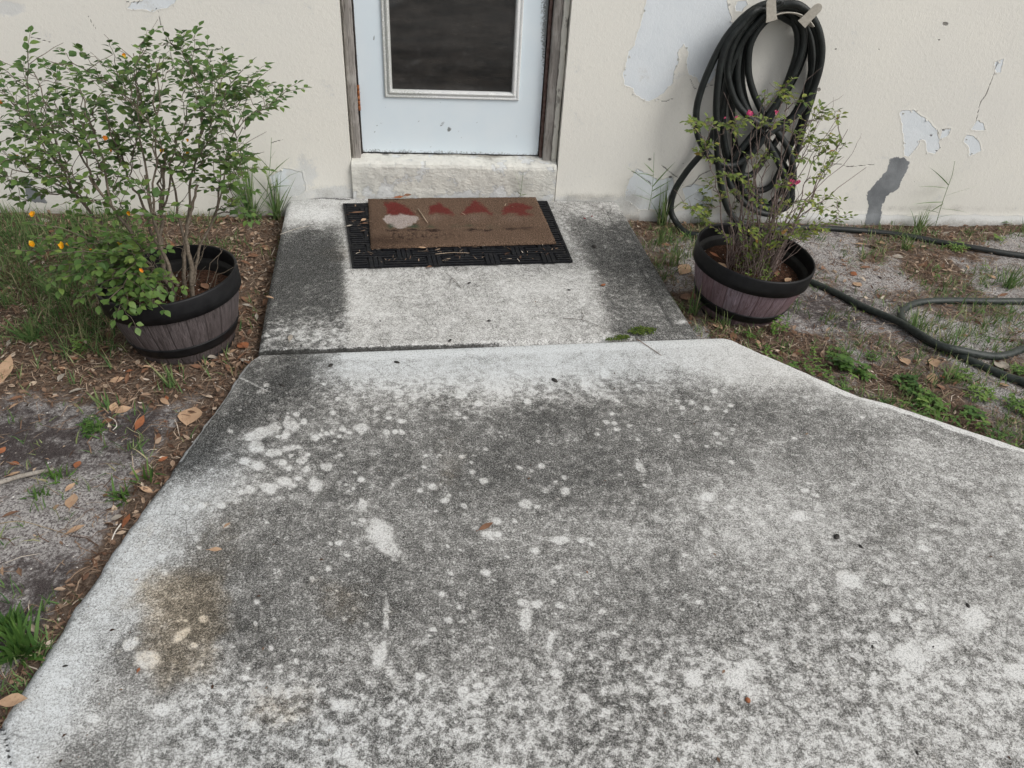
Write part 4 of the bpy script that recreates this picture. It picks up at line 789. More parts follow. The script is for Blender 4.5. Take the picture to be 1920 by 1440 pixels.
class Bush:
    def __init__(s, base): s.nodes = []; s.st = MB(); s.lf = MB(); s.base = base; s.paths = []
    def near(s, T, back):                                # closest existing node that lies nearer the root
        best = None; bd = 1e9
        for (p, r, h) in s.nodes:
            v = T-p; d = np.linalg.norm(v)
            if h > np.linalg.norm(T-s.base)*back: continue
            ang = v[2]/max(d, .01); dd = d*(1+.35*(1-ang))
            if dd < bd: bd = dd; best = (p, r)
        return best
    def grow(s, a, T, r0, r1, bow, n=9, j=.006):
        P = curve(a, T, bow, n, j); tube(s.st, P, r0, r1, 6, cap=False)
        for k, p in enumerate(P[2:]): s.nodes.append((p, r0+(r1-r0)*(k+2)/len(P), np.linalg.norm(p-s.base)))
        s.paths.append(P); return P
# left bush ---------------------------------------------------------
def PT(u, v, Y): return W(u, v, Y)
LB = Bush(potpt(lp, LPOT, 0, 0))
YC = -1.12
def yfor(v, lo=-.05, hi=.55): return YC+rnd.uniform(lo, hi)
prim = [(300, 110, .15), (250, 100, .3), (60, 130, .25), (150, 150, .1), (400, 125, .2), (470, 170, .25), (20, 190, 0), (350, 200, -.1), (200, 210, 0), (440, 260, .1), (90, 290, -.1), (110, 220, .45), (300, 260, -.15), (20, 330, -.05)]
stubs = [((.075, -.07), [(357, 490), (350, 455), (356, 400), (372, 345)], .0088), ((.040, -.03), [(345, 485), (347, 455), (335, 400), (322, 330)], .0075), ((-.015, -.03), [(302, 470), (303, 425), (306, 360), (308, 290)], .0085),
 ((-.035, -.05), [(272, 497), (247, 437), (200, 375), (165, 330)], .0085), ((.02, -.09), [(318, 505), (300, 460), (285, 400), (272, 330)], .0080), ((-.075, .00), [(238, 490), (205, 440), (160, 385), (110, 340)], .0065), ((.05, .05), [(372, 470), (392, 430), (410, 385), (420, 330)], .0055), ((.0, .06), [(290, 450), (270, 390), (240, 330), (225, 285)], .0065)]
ends = []
for (bx, by), q, r in stubs:
    b0 = potpt(lp, LPOT, bx, by, -.097); P = spline([b0]+[PT(u, v, b0[1]+.03*(k+1)*(1 if by > -.04 else .2)) for k, (u, v) in enumerate(q)], 5); P = [p+np.random.RandomState(k+int(r*1e5)).normal(0, .0018, 3) for k, p in enumerate(P)]
    tube(LB.st, P, r, r*.42, 8, cap=False)
    for p in P[6:]: LB.nodes.append((p, r*.45, np.linalg.norm(p-LB.base)))
    ends.append((q[-1][0], P, r))
for k, (u, v, dy) in enumerate(prim):
    T = PT(u, v, YC+dy); e = min(ends, key=lambda q: abs(q[0]-(u*.75+75))+rnd.uniform(0, 40)); i = rnd.randrange(len(e[1])//2, len(e[1])); b = e[1][i]
    LB.grow(b, T, e[2]*.5, .0014, (0, 0, .05), 10, .006)
low = [(70, 445, -.25), (35, 470, -.2), (110, 475, -.28), (150, 500, -.3), (190, 470, -.3), (230, 515, -.30), (262, 575, -.26), (205, 560, -.3), (150, 560, -.28), (120, 520, -.3), (80, 500, -.25), (180, 430, -.2), (240, 440, -.25), (60, 420, -.2), (300, 410, -.2), (215, 600, -.30)]
tips = '315,70;268,78;52,98;95,116;108,132;12,140;150,138;212,122;240,140;262,112;332,88;350,108;395,108;430,110;415,140;440,150;470,152;488,162;533,180;492,214;505,200;62,168;0,168;25,205;120,182;178,188;252,200;300,180;360,170;400,185;440,232;30,250;0,300;90,262;150,250;210,262;280,250;330,262;390,272;430,292;455,335;440,385;30,300;20,345;62,332;120,312;180,322;470,395;300,130;330,120;280,120;370,130;380,150;340,150;420,175;450,190;230,170;200,160;160,215;80,200;100,235;60,240;-20,220;-40,260;-30,320;-60,290;250,290;300,310;350,320;400,330;200,300;140,340;90,360;40,380;270,350;320,200;350,230;390,240;410,220;280,225;240,235;200,235;185,150;130,215;210,350;460,290;445,310;430,350;150,380;230,390;20,230;50,215;75,280;110,285;310,285;360,290;380,300;170,280;220,280;255,265'
T0 = [(float(a.split(',')[0]), float(a.split(',')[1]), None) for a in tips.split(';')]+[(u, v, dy) for u, v, dy in low]
T0 = [(u, v, (rnd.uniform(-.22, .42) if v < 240 else rnd.uniform(-.28, .22)) if dy is None else dy) for u, v, dy in T0]
pts = sorted([(PT(u, v, YC+dy), v) for u, v, dy in T0], key=lambda q: np.linalg.norm(q[0]-LB.base))
lo_base = [potpt(lp, LPOT, -.06+.03*k, -.10+.03*(k % 3), -.09) for k in range(4)]
def foliate(B, P, nt, tl, L, Wd, gap, c0, cj, frac=.45, st_r=.0011, drop=.0, up=.25):
    n = len(P)
    for k in range(nt):
        i = min(n-2, int(n*(frac+(1-frac)*(k+rnd.random())/nt))); a = P[i]; t = unit(P[i+1]-P[i]); side = unit(np.cross(t, (rnd.gauss(0, .4), rnd.gauss(0, .4), 1)))*(1 if k % 2 else -1)
        d = unit(side*1.1+t*.8+np.array([0, 0, up])); ln = tl*rnd.uniform(.6, 1.25); b = a+d*ln+np.array([0, 0, -drop*ln])
        Q = curve(a, b, (0, 0, .12*ln), 5, .003); tube(B.st, Q, st_r, st_r*.5, 4, cap=False); spray(B.lf, None, Q, L, Wd, gap, c0, cj, .12)
    spray(B.lf, None, P[int(n*.55):], L, Wd, gap, c0, cj)
for T, v in pts:
    if v > 410:
        near = LB.near(T, .98) if T[2] > LB.base[2]+.05 else None; a = near[0] if near and rnd.random() < .0 else lo_base[rnd.randrange(4)]
        mid = LB.base+np.array([-.02, -.05, .10]); P = curve(a, T, (mid-(a+T)/2)*1.4+np.array([0, 0, .10]), 10, .006); tube(LB.st, P, .0032, .0013, 5, cap=False); LB.paths.append(P)
        foliate(LB, P, 5, .10, .036, .025, .022, .50, .15, .4, drop=.2, up=.05)
    else:
        nb = LB.near(T, .85); a = nb[0] if nb else LB.base; d = T-a
        P = LB.grow(a, T, min(.0032, nb[1] if nb else .004), .0011, (d[0]*-.08, d[1]*-.05, abs(d[0])*.18+.01), 8, .005)
        foliate(LB, P, 3 if v < 150 else 4, .09, .034, .021, .022, .42 if v < 260 else .5, .17, .35)
# twiggy clutter and bare side shoots
for k in range(90):
    p, r, h = LB.nodes[rnd.randrange(len(LB.nodes))]; d = unit((rnd.gauss(0, 1), rnd.gauss(0, .6), rnd.uniform(.1, 1.2))); tube(LB.st, curve(p, p+d*rnd.uniform(.05, .17), (0, 0, .01), 4, .003), .0012, .0006, 4, cap=False)
for k in range(16):
    a = rnd.uniform(0, 2*PI); b = potpt(lp, LPOT, .11*math.cos(a), .09*math.sin(a), -.092); d = unit((math.cos(a)*.7+rnd.gauss(0, .3), math.sin(a)*.5, rnd.uniform(.5, 1.5))); tube(LB.st, curve(b, b+d*rnd.uniform(.10, .33), (0, 0, .02), 6, .006), .0018, .0007, 4, cap=False)
for a, b, r in ()and(((.03, -.01), (352, 400), .0100), ((.09, -.07), (352, 455), .0105), ((.05, .03), (340, 440), .0085), ((-.02, -.03), (290, 430), .0095), ((-.06, 0), (255, 440), .008), ((.02, .02), (310, 300), .008)):
    s0 = potpt(lp, LPOT, a[0], a[1], -.095); T = PT(*b, s0[1]+.05); tube(LB.st, curve(s0, T, (0.01, 0, .02), 8, .004), r, r*.62, 8, cap=False)
br = empty('rose_bush', LB.base, 'bushy green shrub with small yellow blossoms in the dark left planter', 'shrub')
LB.st.obj('stems', M_BARK, br); LB.lf.obj('foliage', M_LEAF, br)
def plainpet(name, stops): return leafmat(name, stops, .6, .25, .2)
M_YEL = plainpet('yellow_petal', [(0, (.75, .30, .01)), (.5, (.85, .50, .02)), (1, (.90, .65, .10))]); M_ORA = plainpet('orange_petal', [(0, (.75, .22, .03)), (1, (.85, .38, .05))])
def blossom(root, pos, r, mat, n=6, name='blossom', c=.5):
    mb = MB(); pos = np.array(pos); ax = unit((rnd.gauss(0, .4), -.9, rnd.uniform(.2, 1)))
    s = unit(np.cross(ax, (0, 0, 1))); u_ = np.cross(s, ax)
    for k in range(n):
        a = 2*PI*k/n+rnd.uniform(-.3, .3); d = unit(s*math.cos(a)+u_*math.sin(a)+ax*rnd.uniform(.1, .9)); leaf(mb, pos, d, ax, r*rnd.uniform(.8, 1.15), r*1.0, .5, -.3, rnd.random())
    return mb.obj(name, mat, root)
def nearest_pt(B, u, v):                                 # a real point of the plant that shows at this spot
    V_ = np.array(B.lf.v[::9]); a, b = PX(V_); i = np.argmin((a-u)**2+(b-v)**2); return V_[i]
for (u, v, r, m_) in ((62, 402, .012, M_YEL), (62, 459, .014, M_YEL), (118, 461, .013, M_YEL), (130, 457, .011, M_YEL), (243, 400, .010, M_YEL), (226, 453, .012, M_YEL), (265, 507, .009, M_ORA), (170, 469, .006, M_ORA), (197, 260, .011, M_ORA), (307, 283, .012, M_YEL), (353, 284, .009, M_YEL), (4, 194, .012, M_ORA), (33, 295, .011, M_ORA), (233, 103, .008, M_YEL), (210, 283, .007, M_ORA), (353, 262, .007, M_YEL)):
    p = nearest_pt(LB, u, v); q = W(u, v, p[1]-.02); blossom(br, q, r, m_)

# right shrub -------------------------------------------------------
RB = Bush(potpt(rp, RPOT, .01, .01)); YR = -.86
for k, (u, v, dy) in enumerate([(1434, 172, .0), (1476, 155, .1), (1508, 155, .0), (1530, 200, .05), (1546, 204, .15), (1568, 224, .1), (1590, 242, .05), (1586, 266, .0), (1598, 288, .1), (1624, 314, .15), (1405, 215, .05), (1360, 235, .1), (1344, 240, -.05), (1322, 275, .0), (1470, 230, -.05), (1500, 250, -.1), (1440, 260, .1), (1540, 270, -.1), (1400, 300, -.1), (1560, 310, .0), (1450, 320, -.1), (1480, 200, .2), (1380, 270, .15), (1520, 330, -.1), (1420, 210, .2)]):
    a = rnd.uniform(0, 2*PI); x0 = .09*math.cos(a)*rnd.random()+(u-1460)*.0004; b = potpt(rp, RPOT, x0, .06*math.sin(a), -.09); T = PT(u, v, YR+dy)
    curl = -.05 if u > 1592 else .03
    RB.grow(b, T, rnd.uniform(.0026, .0042), .0009, ((b[0]-T[0])*(.30 if u > 1592 else .1), 0, curl), 12, .005)
rt = '1290,232;1300,240;1325,270;1310,285;1335,228;1365,230;1400,222;1345,300;1330,345;1302,395;1310,405;1350,370;1370,330;1290,390;1440,180;1478,156;1470,175;1495,190;1540,205;1560,215;1545,215;1520,240;1510,265;1530,275;1550,280;1575,262;1560,255;1480,240;1455,230;1500,300;1540,330;1555,305;1480,330;1470,350;1420,300;1440,285;1400,345;1380,360;1420,380;1450,390;1480,380;1500,400;1540,390;1560,400;1590,400;1600,405;1545,370;1570,380;1400,400;1390,420;1420,430;1450,430;1480,440;1440,470;1410,470;1500,430;1420,455;1460,405;1350,330;1380,255;1430,235;1520,380'
for s in rt.split(';'):
    u, v = map(float, s.split(',')); T = PT(u, v, YR+rnd.uniform(-.18, .14)); nb = RB.near(T, .9); a = nb[0] if nb and v < 400 else potpt(rp, RPOT, rnd.uniform(-.08, .08), rnd.uniform(-.06, .04), -.088)
    d = T-a; P = RB.grow(a, T, .0019, .0008, (d[0]*-.1, 0, .015), 7, .004); foliate(RB, P, 3, .045, .029, .0155, .017, .5, .2, .5, .0008, up=.2)
for k in range(150):
    p, r, h = RB.nodes[rnd.randrange(len(RB.nodes))]; d = unit((rnd.gauss(0, .6), rnd.gauss(0, .5), rnd.uniform(.3, 1.6))); L_ = rnd.uniform(.02, .11); tube(RB.st, curve(p, p+d*L_, (0, 0, .0), 4, .002), .0009, .0005, 4, cap=False)
for k in range(70):
    a = rnd.uniform(0, 2*PI); b = potpt(rp, RPOT, .09*math.cos(a), .07*math.sin(a)-.01, -.09); d = unit((rnd.gauss(.1, .35), rnd.gauss(0, .25), 1)); tube(RB.st, curve(b, b+d*rnd.uniform(.10, .36), (0, 0, .02), 6, .006), .0016, .0006, 4, cap=False)
for k in range(26):
    a = rnd.uniform(0, 2*PI); r_ = rnd.uniform(0, .11); b = potpt(rp, RPOT, r_*math.cos(a), r_*math.sin(a)-.02, -.088); d = unit((rnd.gauss(0, .5), rnd.gauss(-.2, .4), 1)); Q = curve(b, b+d*rnd.uniform(.04, .12), (0, 0, .01), 4, .003); tube(RB.st, Q, .0009, .0005, 4, cap=False); spray(RB.lf, None, Q, .014, .009, .011, .35, .15)
sr = empty('twiggy_shrub', RB.base, 'sparse twiggy shrub with pink blossom clusters in the right planter', 'shrub')
RB.st.obj('stems', M_TWIG2, sr); RB.lf.obj('foliage', M_LEAF2, sr)
M_PNK = plainpet('pink_petal', [(0, (.42, .03, .12)), (.7, (.66, .10, .24)), (1, (.85, .35, .35))])
for (u, v, r, k_) in ((1405, 211, .008, 7), (1455, 211, .006, 4), (1493, 341, .009, 13), (1358, 222, .004, 2), (1376, 218, .004, 2)):
    p = nearest_pt(RB, u, v); q = W(u, v, p[1]-.03); mb = MB()
    for j in range(k_):
        c_ = q+np.array([rnd.gauss(0, r*.95), rnd.gauss(0, r*.4), rnd.gauss(0, r*.5)])
        for n_ in range(5): d = unit((math.cos(n_*1.26+j), -.4, math.sin(n_*1.26+j))); leaf(mb, c_, d, (0, -1, .5), r*.85, r*.7, .3, .1, rnd.random())
    mb.obj('blossom', M_PNK, sr)

# ------------------------------------------------------------------ grass
M_GRASS = leafmat('lawn_grass', [(0, (.05, .12, .035)), (.4, (.12, .21, .07)), (.7, (.25, .29, .13)), (1, (.44, .38, .24))], .6, .25, .2)
M_GRN = leafmat('fresh_green_weed', [(0, (.04, .10, .025)), (.5, (.10, .19, .04)), (1, (.22, .32, .08))], .5, .25, .3)
def tuft(mb, p, n, h, spread, w_, c0, cj=.15, curve_=.5, flat=.0):
    for k in range(n):
        a = rnd.uniform(0, 2*PI); s = abs(rnd.gauss(0, spread)); q = np.array(p)+[rnd.gauss(0, .012), rnd.gauss(0, .010), -.004]
        blade(mb, q, (math.cos(a)*s, math.sin(a)*s, 1-flat), h*rnd.uniform(.45, 1.15), w_*1.5*rnd.uniform(.7, 1.2), curve_*rnd.uniform(.3, 1.4), min(1, max(0, rnd.gauss(c0, cj))))
def gz(u, v, lift=0.):
    p = onsoil(u, v, lift)
    if p[1] > -.035: p[1] = -.035; p[2] = float(soil(p[0], p[1]))+lift
    return p
grass_things = [   # u, v, n, height, spread, width, tone, name, label
 (482, 388, 60, .36, .36, .0055, .42, .5, 'grass_clump', 'tall thin grass clump at the left back corner of the walk'),
 (522, 404, 34, .30, .40, .0055, .45, .5, 'grass_clump', 'second tall grass clump right of the bush, touching the walk corner'),
 (1226, 388, 44, .28, .42, .0048, .50, .45, 'grass_clump', 'wiry grass clump between the walk corner and the hose end'),
 (1237, 458, 14, .13, .25, .006, .45, .3, 'grass_clump', 'narrow upright green grass clump beside the walk edge'),
 (1262, 498, 26, .11, .4, .004, .6, .4, 'grass_clump', 'pale grass clump between the walk and the right planter'),
 (1304, 590, 18, .15, .4, .005, .5, .4, 'grass_clump', 'tall grass clump leaning on the left side of the right planter'),
 (1355, 612, 26, .10, .6, .004, .5, .5, 'grass_clump', 'arching grass clump in front of the right planter'),
 (1722, 432, 46, .13, .5, .0042, .5, .4, 'grass_clump', 'dense grass clump at the wall foot crossing the thin hose'),
 (1700, 468, 40, .09, .7, .004, .62, .5, 'grass_clump', 'greyish spreading grass clump in front of the thin hose'),
 (1712, 620, 30, .11, .6, .0048, .5, .4, 'grass_clump', 'grass clump where the two thick hoses cross'),
 (1780, 650, 24, .12, .6, .0048, .5, .4, 'grass_clump', 'grass clump standing over the front hose at the right'),
 (1890, 540, 34, .12, .6, .0045, .5, .4, 'grass_clump', 'grass clump behind the bent hose near the right picture edge'),
 (1775, 715, 22, .10, .6, .0048, .58, .4, 'grass_clump', 'straw coloured grass clump below the hose crossing'),
 (40, 1225, 64, .115, .8, .010, .22, .4, 'grass_clump', 'broad bladed bright grass clump by the lower left slab edge'),
 (20, 1180, 40, .085, .8, .009, .25, .4, 'grass_clump', 'low bright grass clump behind the broad bladed one at the left'),
 (232, 935, 26, .075, .9, .006, .35, .4, 'grass_clump', 'creeping grass clump along the left slab rim'),
 (278, 900, 14, .07, .9, .006, .35, .4, 'grass_clump', 'thin grass shoots over the left slab rim above the creeping clump'),
 (320, 725, 14, .12, .25, .0055, .40, .3, 'grass_clump', 'upright grass shoots in front of the dark planter'),
 (196, 765, 16, .08, .35, .006, .42, .4, 'grass_clump', 'small green grass clump on bare sand left of the slab'),
 (108, 900, 20, .06, .8, .005, .40, .4, 'grass_clump', 'flat grass clump beside the end of the dry stick'),
 (70, 930, 18, .05, .8, .005, .38, .4, 'grass_clump', 'flat grass clump just below the dry stick'),
 (250, 845, 14, .06, .8, .0045, .45, .4, 'grass_clump', 'sprawling grass clump right of the small green weed'),
 (120, 560, 40, .16, .45, .006, .45, .4, 'grass_clump', 'long grass clump under the left bush'),
 (60, 640, 40, .13, .5, .006, .45, .4, 'grass_clump', 'yellow green grass clump at the far left below the bush'),
 (1470, 655, 14, .06, .7, .004, .5, .4, 'grass_clump', 'little grass clump below the right planter at the slab rim'),
 (1560, 600, 10, .07, .6, .004, .55, .4, 'grass_clump', 'thin grass wisp on the sand between planter and hose')]
for (u, v, n, h, s, w_, c0, cv, nm, lb) in grass_things:
    p = gz(u, v); mb = MB(); tuft(mb, p, n, h, s, w_, c0, .15, cv, .25 if s > .75 else 0); tag(mb.obj(nm, M_GRN if (v > 880 and u < 300) else M_GRASS, loc=tuple(p)), lb, 'grass')
# single tall sprigs against the wall
def sprig(name, label, u, v, stem, leaves, mat, r=.0016, Y=-.03, w_=.007):
    mb = MB(); P = spline([W(a, b, Y) for a, b in stem], 6); tube(mb, P, r, r*.5, 5, c=.45)
    for (a, b, c_, d) in leaves:
        p = W(a, b, Y-.002); q = W(c_, d, Y-.02); dd = q-p; blade(mb, p, dd, np.linalg.norm(dd)*1.02, w_*1.3, .12, .45, 5)
    tag(mb.obj(name, mat, loc=tuple(P[0])), label, 'grass')
Z7 = lambda s: [(1640+float(t.split(',')[0])/3.43, float(t.split(',')[1])/3.43) for t in s.split(';')]
def lv(s, f=Z7): q = f(s); return [(q[i][0], q[i][1], q[i+1][0], q[i+1][1]) for i in range(0, len(q), 2)]
sprig('grass_sprig', 'tall lone grass sprig with long side blades against the right wall', 0, 0, Z7('390,1455;430,1320;475,1190;500,1120;515,1035'), lv('475,1190;690,1025;475,1190;360,1060;465,1210;285,1185;455,1260;700,1175;440,1300;240,1300;435,1342;635,1360;410,1368;300,1335;400,1400;520,1370;440,1310;340,1370'), M_GRASS)
Z2 = lambda s: [(560+float(t.split(',')[0])/3.43, float(t.split(',')[1])/3.43) for t in s.split(';')]
sprig('grass_sprig', 'small three bladed grass sprig in front of the doorstep', 0, 0, Z2('1425,1262;1430,1230;1438,1160;1445,1110'), lv('1430,1225;1375,1035;1432,1225;1560,1168;1425,1250;1405,1225;1428,1255;1475,1245', Z2), M_GRASS, .0014, -.024, .006)
Z3 = lambda s: [(1120+float(t.split(',')[0])/3.43, float(t.split(',')[1])/3.43) for t in s.split(';')]
sprig('grass_sprig', 'dry herringbone grass sprig beside the hose end at the wall', 0, 0, Z3('330,1350;350,1240;360,1130;365,980'), lv('355,1200;180,1050;355,1200;495,1035;360,1130;230,1100;352,1230;480,1150;362,1110;300,1040;345,1260;240,1180;350,1250;520,1110;345,1290;230,1240;348,1280;460,1210', Z3), M_GRASS, .0016, -.05, .006)
sprig('grass_sprig', 'leaning pair of grass stalks left of the doorstep', 0, 0, [(500, 372), (503, 340), (507, 300), (509, 258)], [(505, 330, 541, 292), (506, 318, 478, 285), (503, 345, 575, 328), (503, 352, 545, 345), (506, 300, 520, 275), (501, 360, 470, 322), (504, 340, 460, 255), (503, 350, 530, 330)], M_GRASS, .0018, -.05, .007)
# broad-leaved weeds
def weed(u, v, n, r, L, label, mat=M_GRN, c0=.5, hz=.5):
    p = gz(u, v); mb = MB()
    for k in range(n):
        a = rnd.uniform(0, 2*PI); s = r*math.sqrt(rnd.random()); q = p+np.array([math.cos(a)*s, math.sin(a)*s, rnd.uniform(.004, .03)*hz*2]); tube(mb, [p+np.array([math.cos(a)*s*.5, math.sin(a)*s*.5, -.003]), q], .0007, .0005, 4, c=.3, cap=False)
        for j in range(3):
            b = a+j*2.1+rnd.gauss(0, .3); leaf(mb, q, (math.cos(b), math.sin(b), rnd.uniform(0, .5)), (0, 0, 1), L*rnd.uniform(.6, 1.2), L*.55, .2, .3, min(1, max(0, rnd.gauss(c0, .18))))
    tag(mb.obj('leafy_weed', mat, loc=tuple(p)), label, 'weed')
for a in ((1455, 622, 16, .035, .018, 'small leafy weed at the front of the right planter', M_GRN, .55, 1.), (1570, 672, 60, .05, .011, 'fine leaved bright weed mat behind the broad leaved weed', M_GRN, .5), (1580, 692, 22, .03, .034, 'broad leaved dark green weed on the slab rim', M_GRN, .3, 1.), (1622, 706, 16, .03, .024, 'second broad leaved weed next to the rim, right of the darker one', M_GRN, .4), (1635, 675, 24, .03, .010, 'tiny grey green weed on sand above the broad leaved pair', M_GRN, .35),
          (1698, 722, 30, .04, .022, 'bluish green weed clump behind the slab rim', M_GRN, .25), (1745, 765, 30, .045, .026, 'bright leafy weed hanging over the right slab rim', M_GRN, .6), (1720, 745, 24, .04, .020, 'low weed patch just left of the bright rim weed', M_GRN, .35), (1800, 710, 40, .04, .013, 'fine light green weed below the forked hose', M_GRN, .65), (1835, 745, 50, .05, .014, 'yellow green weed mound in the lower right strip', M_GRN, .75), (1905, 765, 40, .05, .016, 'green weed mound at the right picture edge', M_GRN, .5), (1910, 700, 30, .035, .014, 'small weed sprouting beside the lowest hose end', M_GRN, .55),
          (1820, 780, 20, .04, .022, 'flat dark weed rosette above the white slab rim', M_GRN, .3), (1792, 466, 80, .055, .012, 'bright green weed mound touching the thin hose', M_GRN, .8), (1870, 452, 16, .03, .014, 'pale sprouting weed by the wall at the far right', M_GRN, .9), (1295, 375, 8, .04, .030, 'light green leafy sprout between hose and wall', M_LEAF2, .4, 3.), (1305, 400, 9, .03, .030, 'light green leafy sprout behind the right planter rim', M_LEAF2, .35, 3.), (175, 808, 50, .035, .011, 'feathery blue green weed alone on the left sand', M_GRN, .3, .6), (155, 665, 10, .02, .020, 'pair of light green sprouts in the brown litter', M_GRN, .7, 1.2),
          (1355, 395, 9, .04, .022, 'leafy sprout growing through the hose coil foot', M_LEAF2, .4, 2.5)): weed(*a)
# moss cushions in the joint
M_MOSS = leafmat('moss', [(0, (.03, .055, .012)), (.5, (.07, .11, .02)), (1, (.16, .20, .05))], .8, .1, .1)
for (u, v, n, ru, rv, lb) in ((1205, 620, 90, 26, 7, 'largest moss cushion in the slab joint'), (1168, 632, 50, 12, 3.2, 'smaller moss cushion left of the largest one'), (1148, 636, 20, 14, 1.6, 'thin moss streak at the left end of the joint growth')):
    mb = MB()
    for k in range(n):
        a = rnd.uniform(0, 2*PI); s = math.sqrt(rnd.random()); q = G(u+ru*s*math.cos(a), v+rv*s*math.sin(a), .004)
        for j in range(5): b = rnd.uniform(0, 2*PI); leaf(mb, q+np.array([rnd.gauss(0, .003), rnd.gauss(0, .003), 0]), (math.cos(b), math.sin(b), rnd.uniform(.3, 1.2)), (0, 0, 1), rnd.uniform(.005, .010), .0045, .2, .4, rnd.random())
    tag(mb.obj('moss_cushion', M_MOSS, loc=tuple(G(u, v, .002))), lb, 'moss')

# ------------------------------------------------------------------ dry leaves, twigs
def dryleaf(name, c1, c2, vein):
    m = MT(name, .6, .3); n = m.noise(25, 4); n2 = m.noise(140, 3); c = m.mix(m.st(n, .3, .7), c1, c2); c = m.mix(m.ma('MULTIPLY', m.st(n2, .55, .7), .35), c, vein); m.col(c); m.bump(n2, .001); return m.m
M_TAN = dryleaf('tan_dry_leaf', (.50, .34, .22), (.40, .26, .165), (.20, .12, .07)); M_BRN = dryleaf('brown_dry_leaf', (.17, .085, .05), (.25, .14, .085), (.07, .04, .025))
M_ORG = dryleaf('orange_dry_leaf', (.33, .125, .055), (.25, .095, .045), (.15, .05, .03)); M_GRY = dryleaf('grey_dry_leaf', (.30, .27, .23), (.40, .35, .29), (.16, .13, .10)); M_DRK = dryleaf('dark_bit', (.02, .02, .02), (.05, .045, .04), (.01, .01, .01))
def leafthing(p, L, Wd, ang, mat, label, group=None, tilt=.1, curl=.15, name='dry_leaf', link=True, stem=True):
    mb = MB(); d = (math.cos(ang), math.sin(ang), tilt); up = unit((rnd.gauss(0, .18), rnd.gauss(0, .18), 1)); a = -unit(d)*L*.5
    leaf(mb, a, d, up, L, Wd, .16*rnd.uniform(.3, 1.4), curl*rnd.uniform(-.5, 1.2), .5, 5, wav=.02)
    if stem: tube(mb, [a-unit(d)*L*.16, a, a+unit(d)*L*.2+np.array(up)*.0006, a+unit(d)*L*.5+np.array(up)*.0008-np.array(up)*curl*0], .0008, .0005, 4, cap=False)
    me = mb.mesh(name); zmin = min(v[2] for v in mb.v); o = bpy.data.objects.new(name, me); me.materials.append(mat); sol = None
    o.location = (p[0], p[1], p[2]-zmin+.001); COL.objects.link(o); tag(o, label, 'leaf' if name == 'dry_leaf' else 'debris', group); return o
gL = lambda u, v: gz(u, v, .002)
def ang(u0, v0, u1, v1): a = G(u0, v0); b = G(u1, v1); return math.atan2(b[1]-a[1], b[0]-a[0])
onslab = lambda u, v: G(u, v, .002)
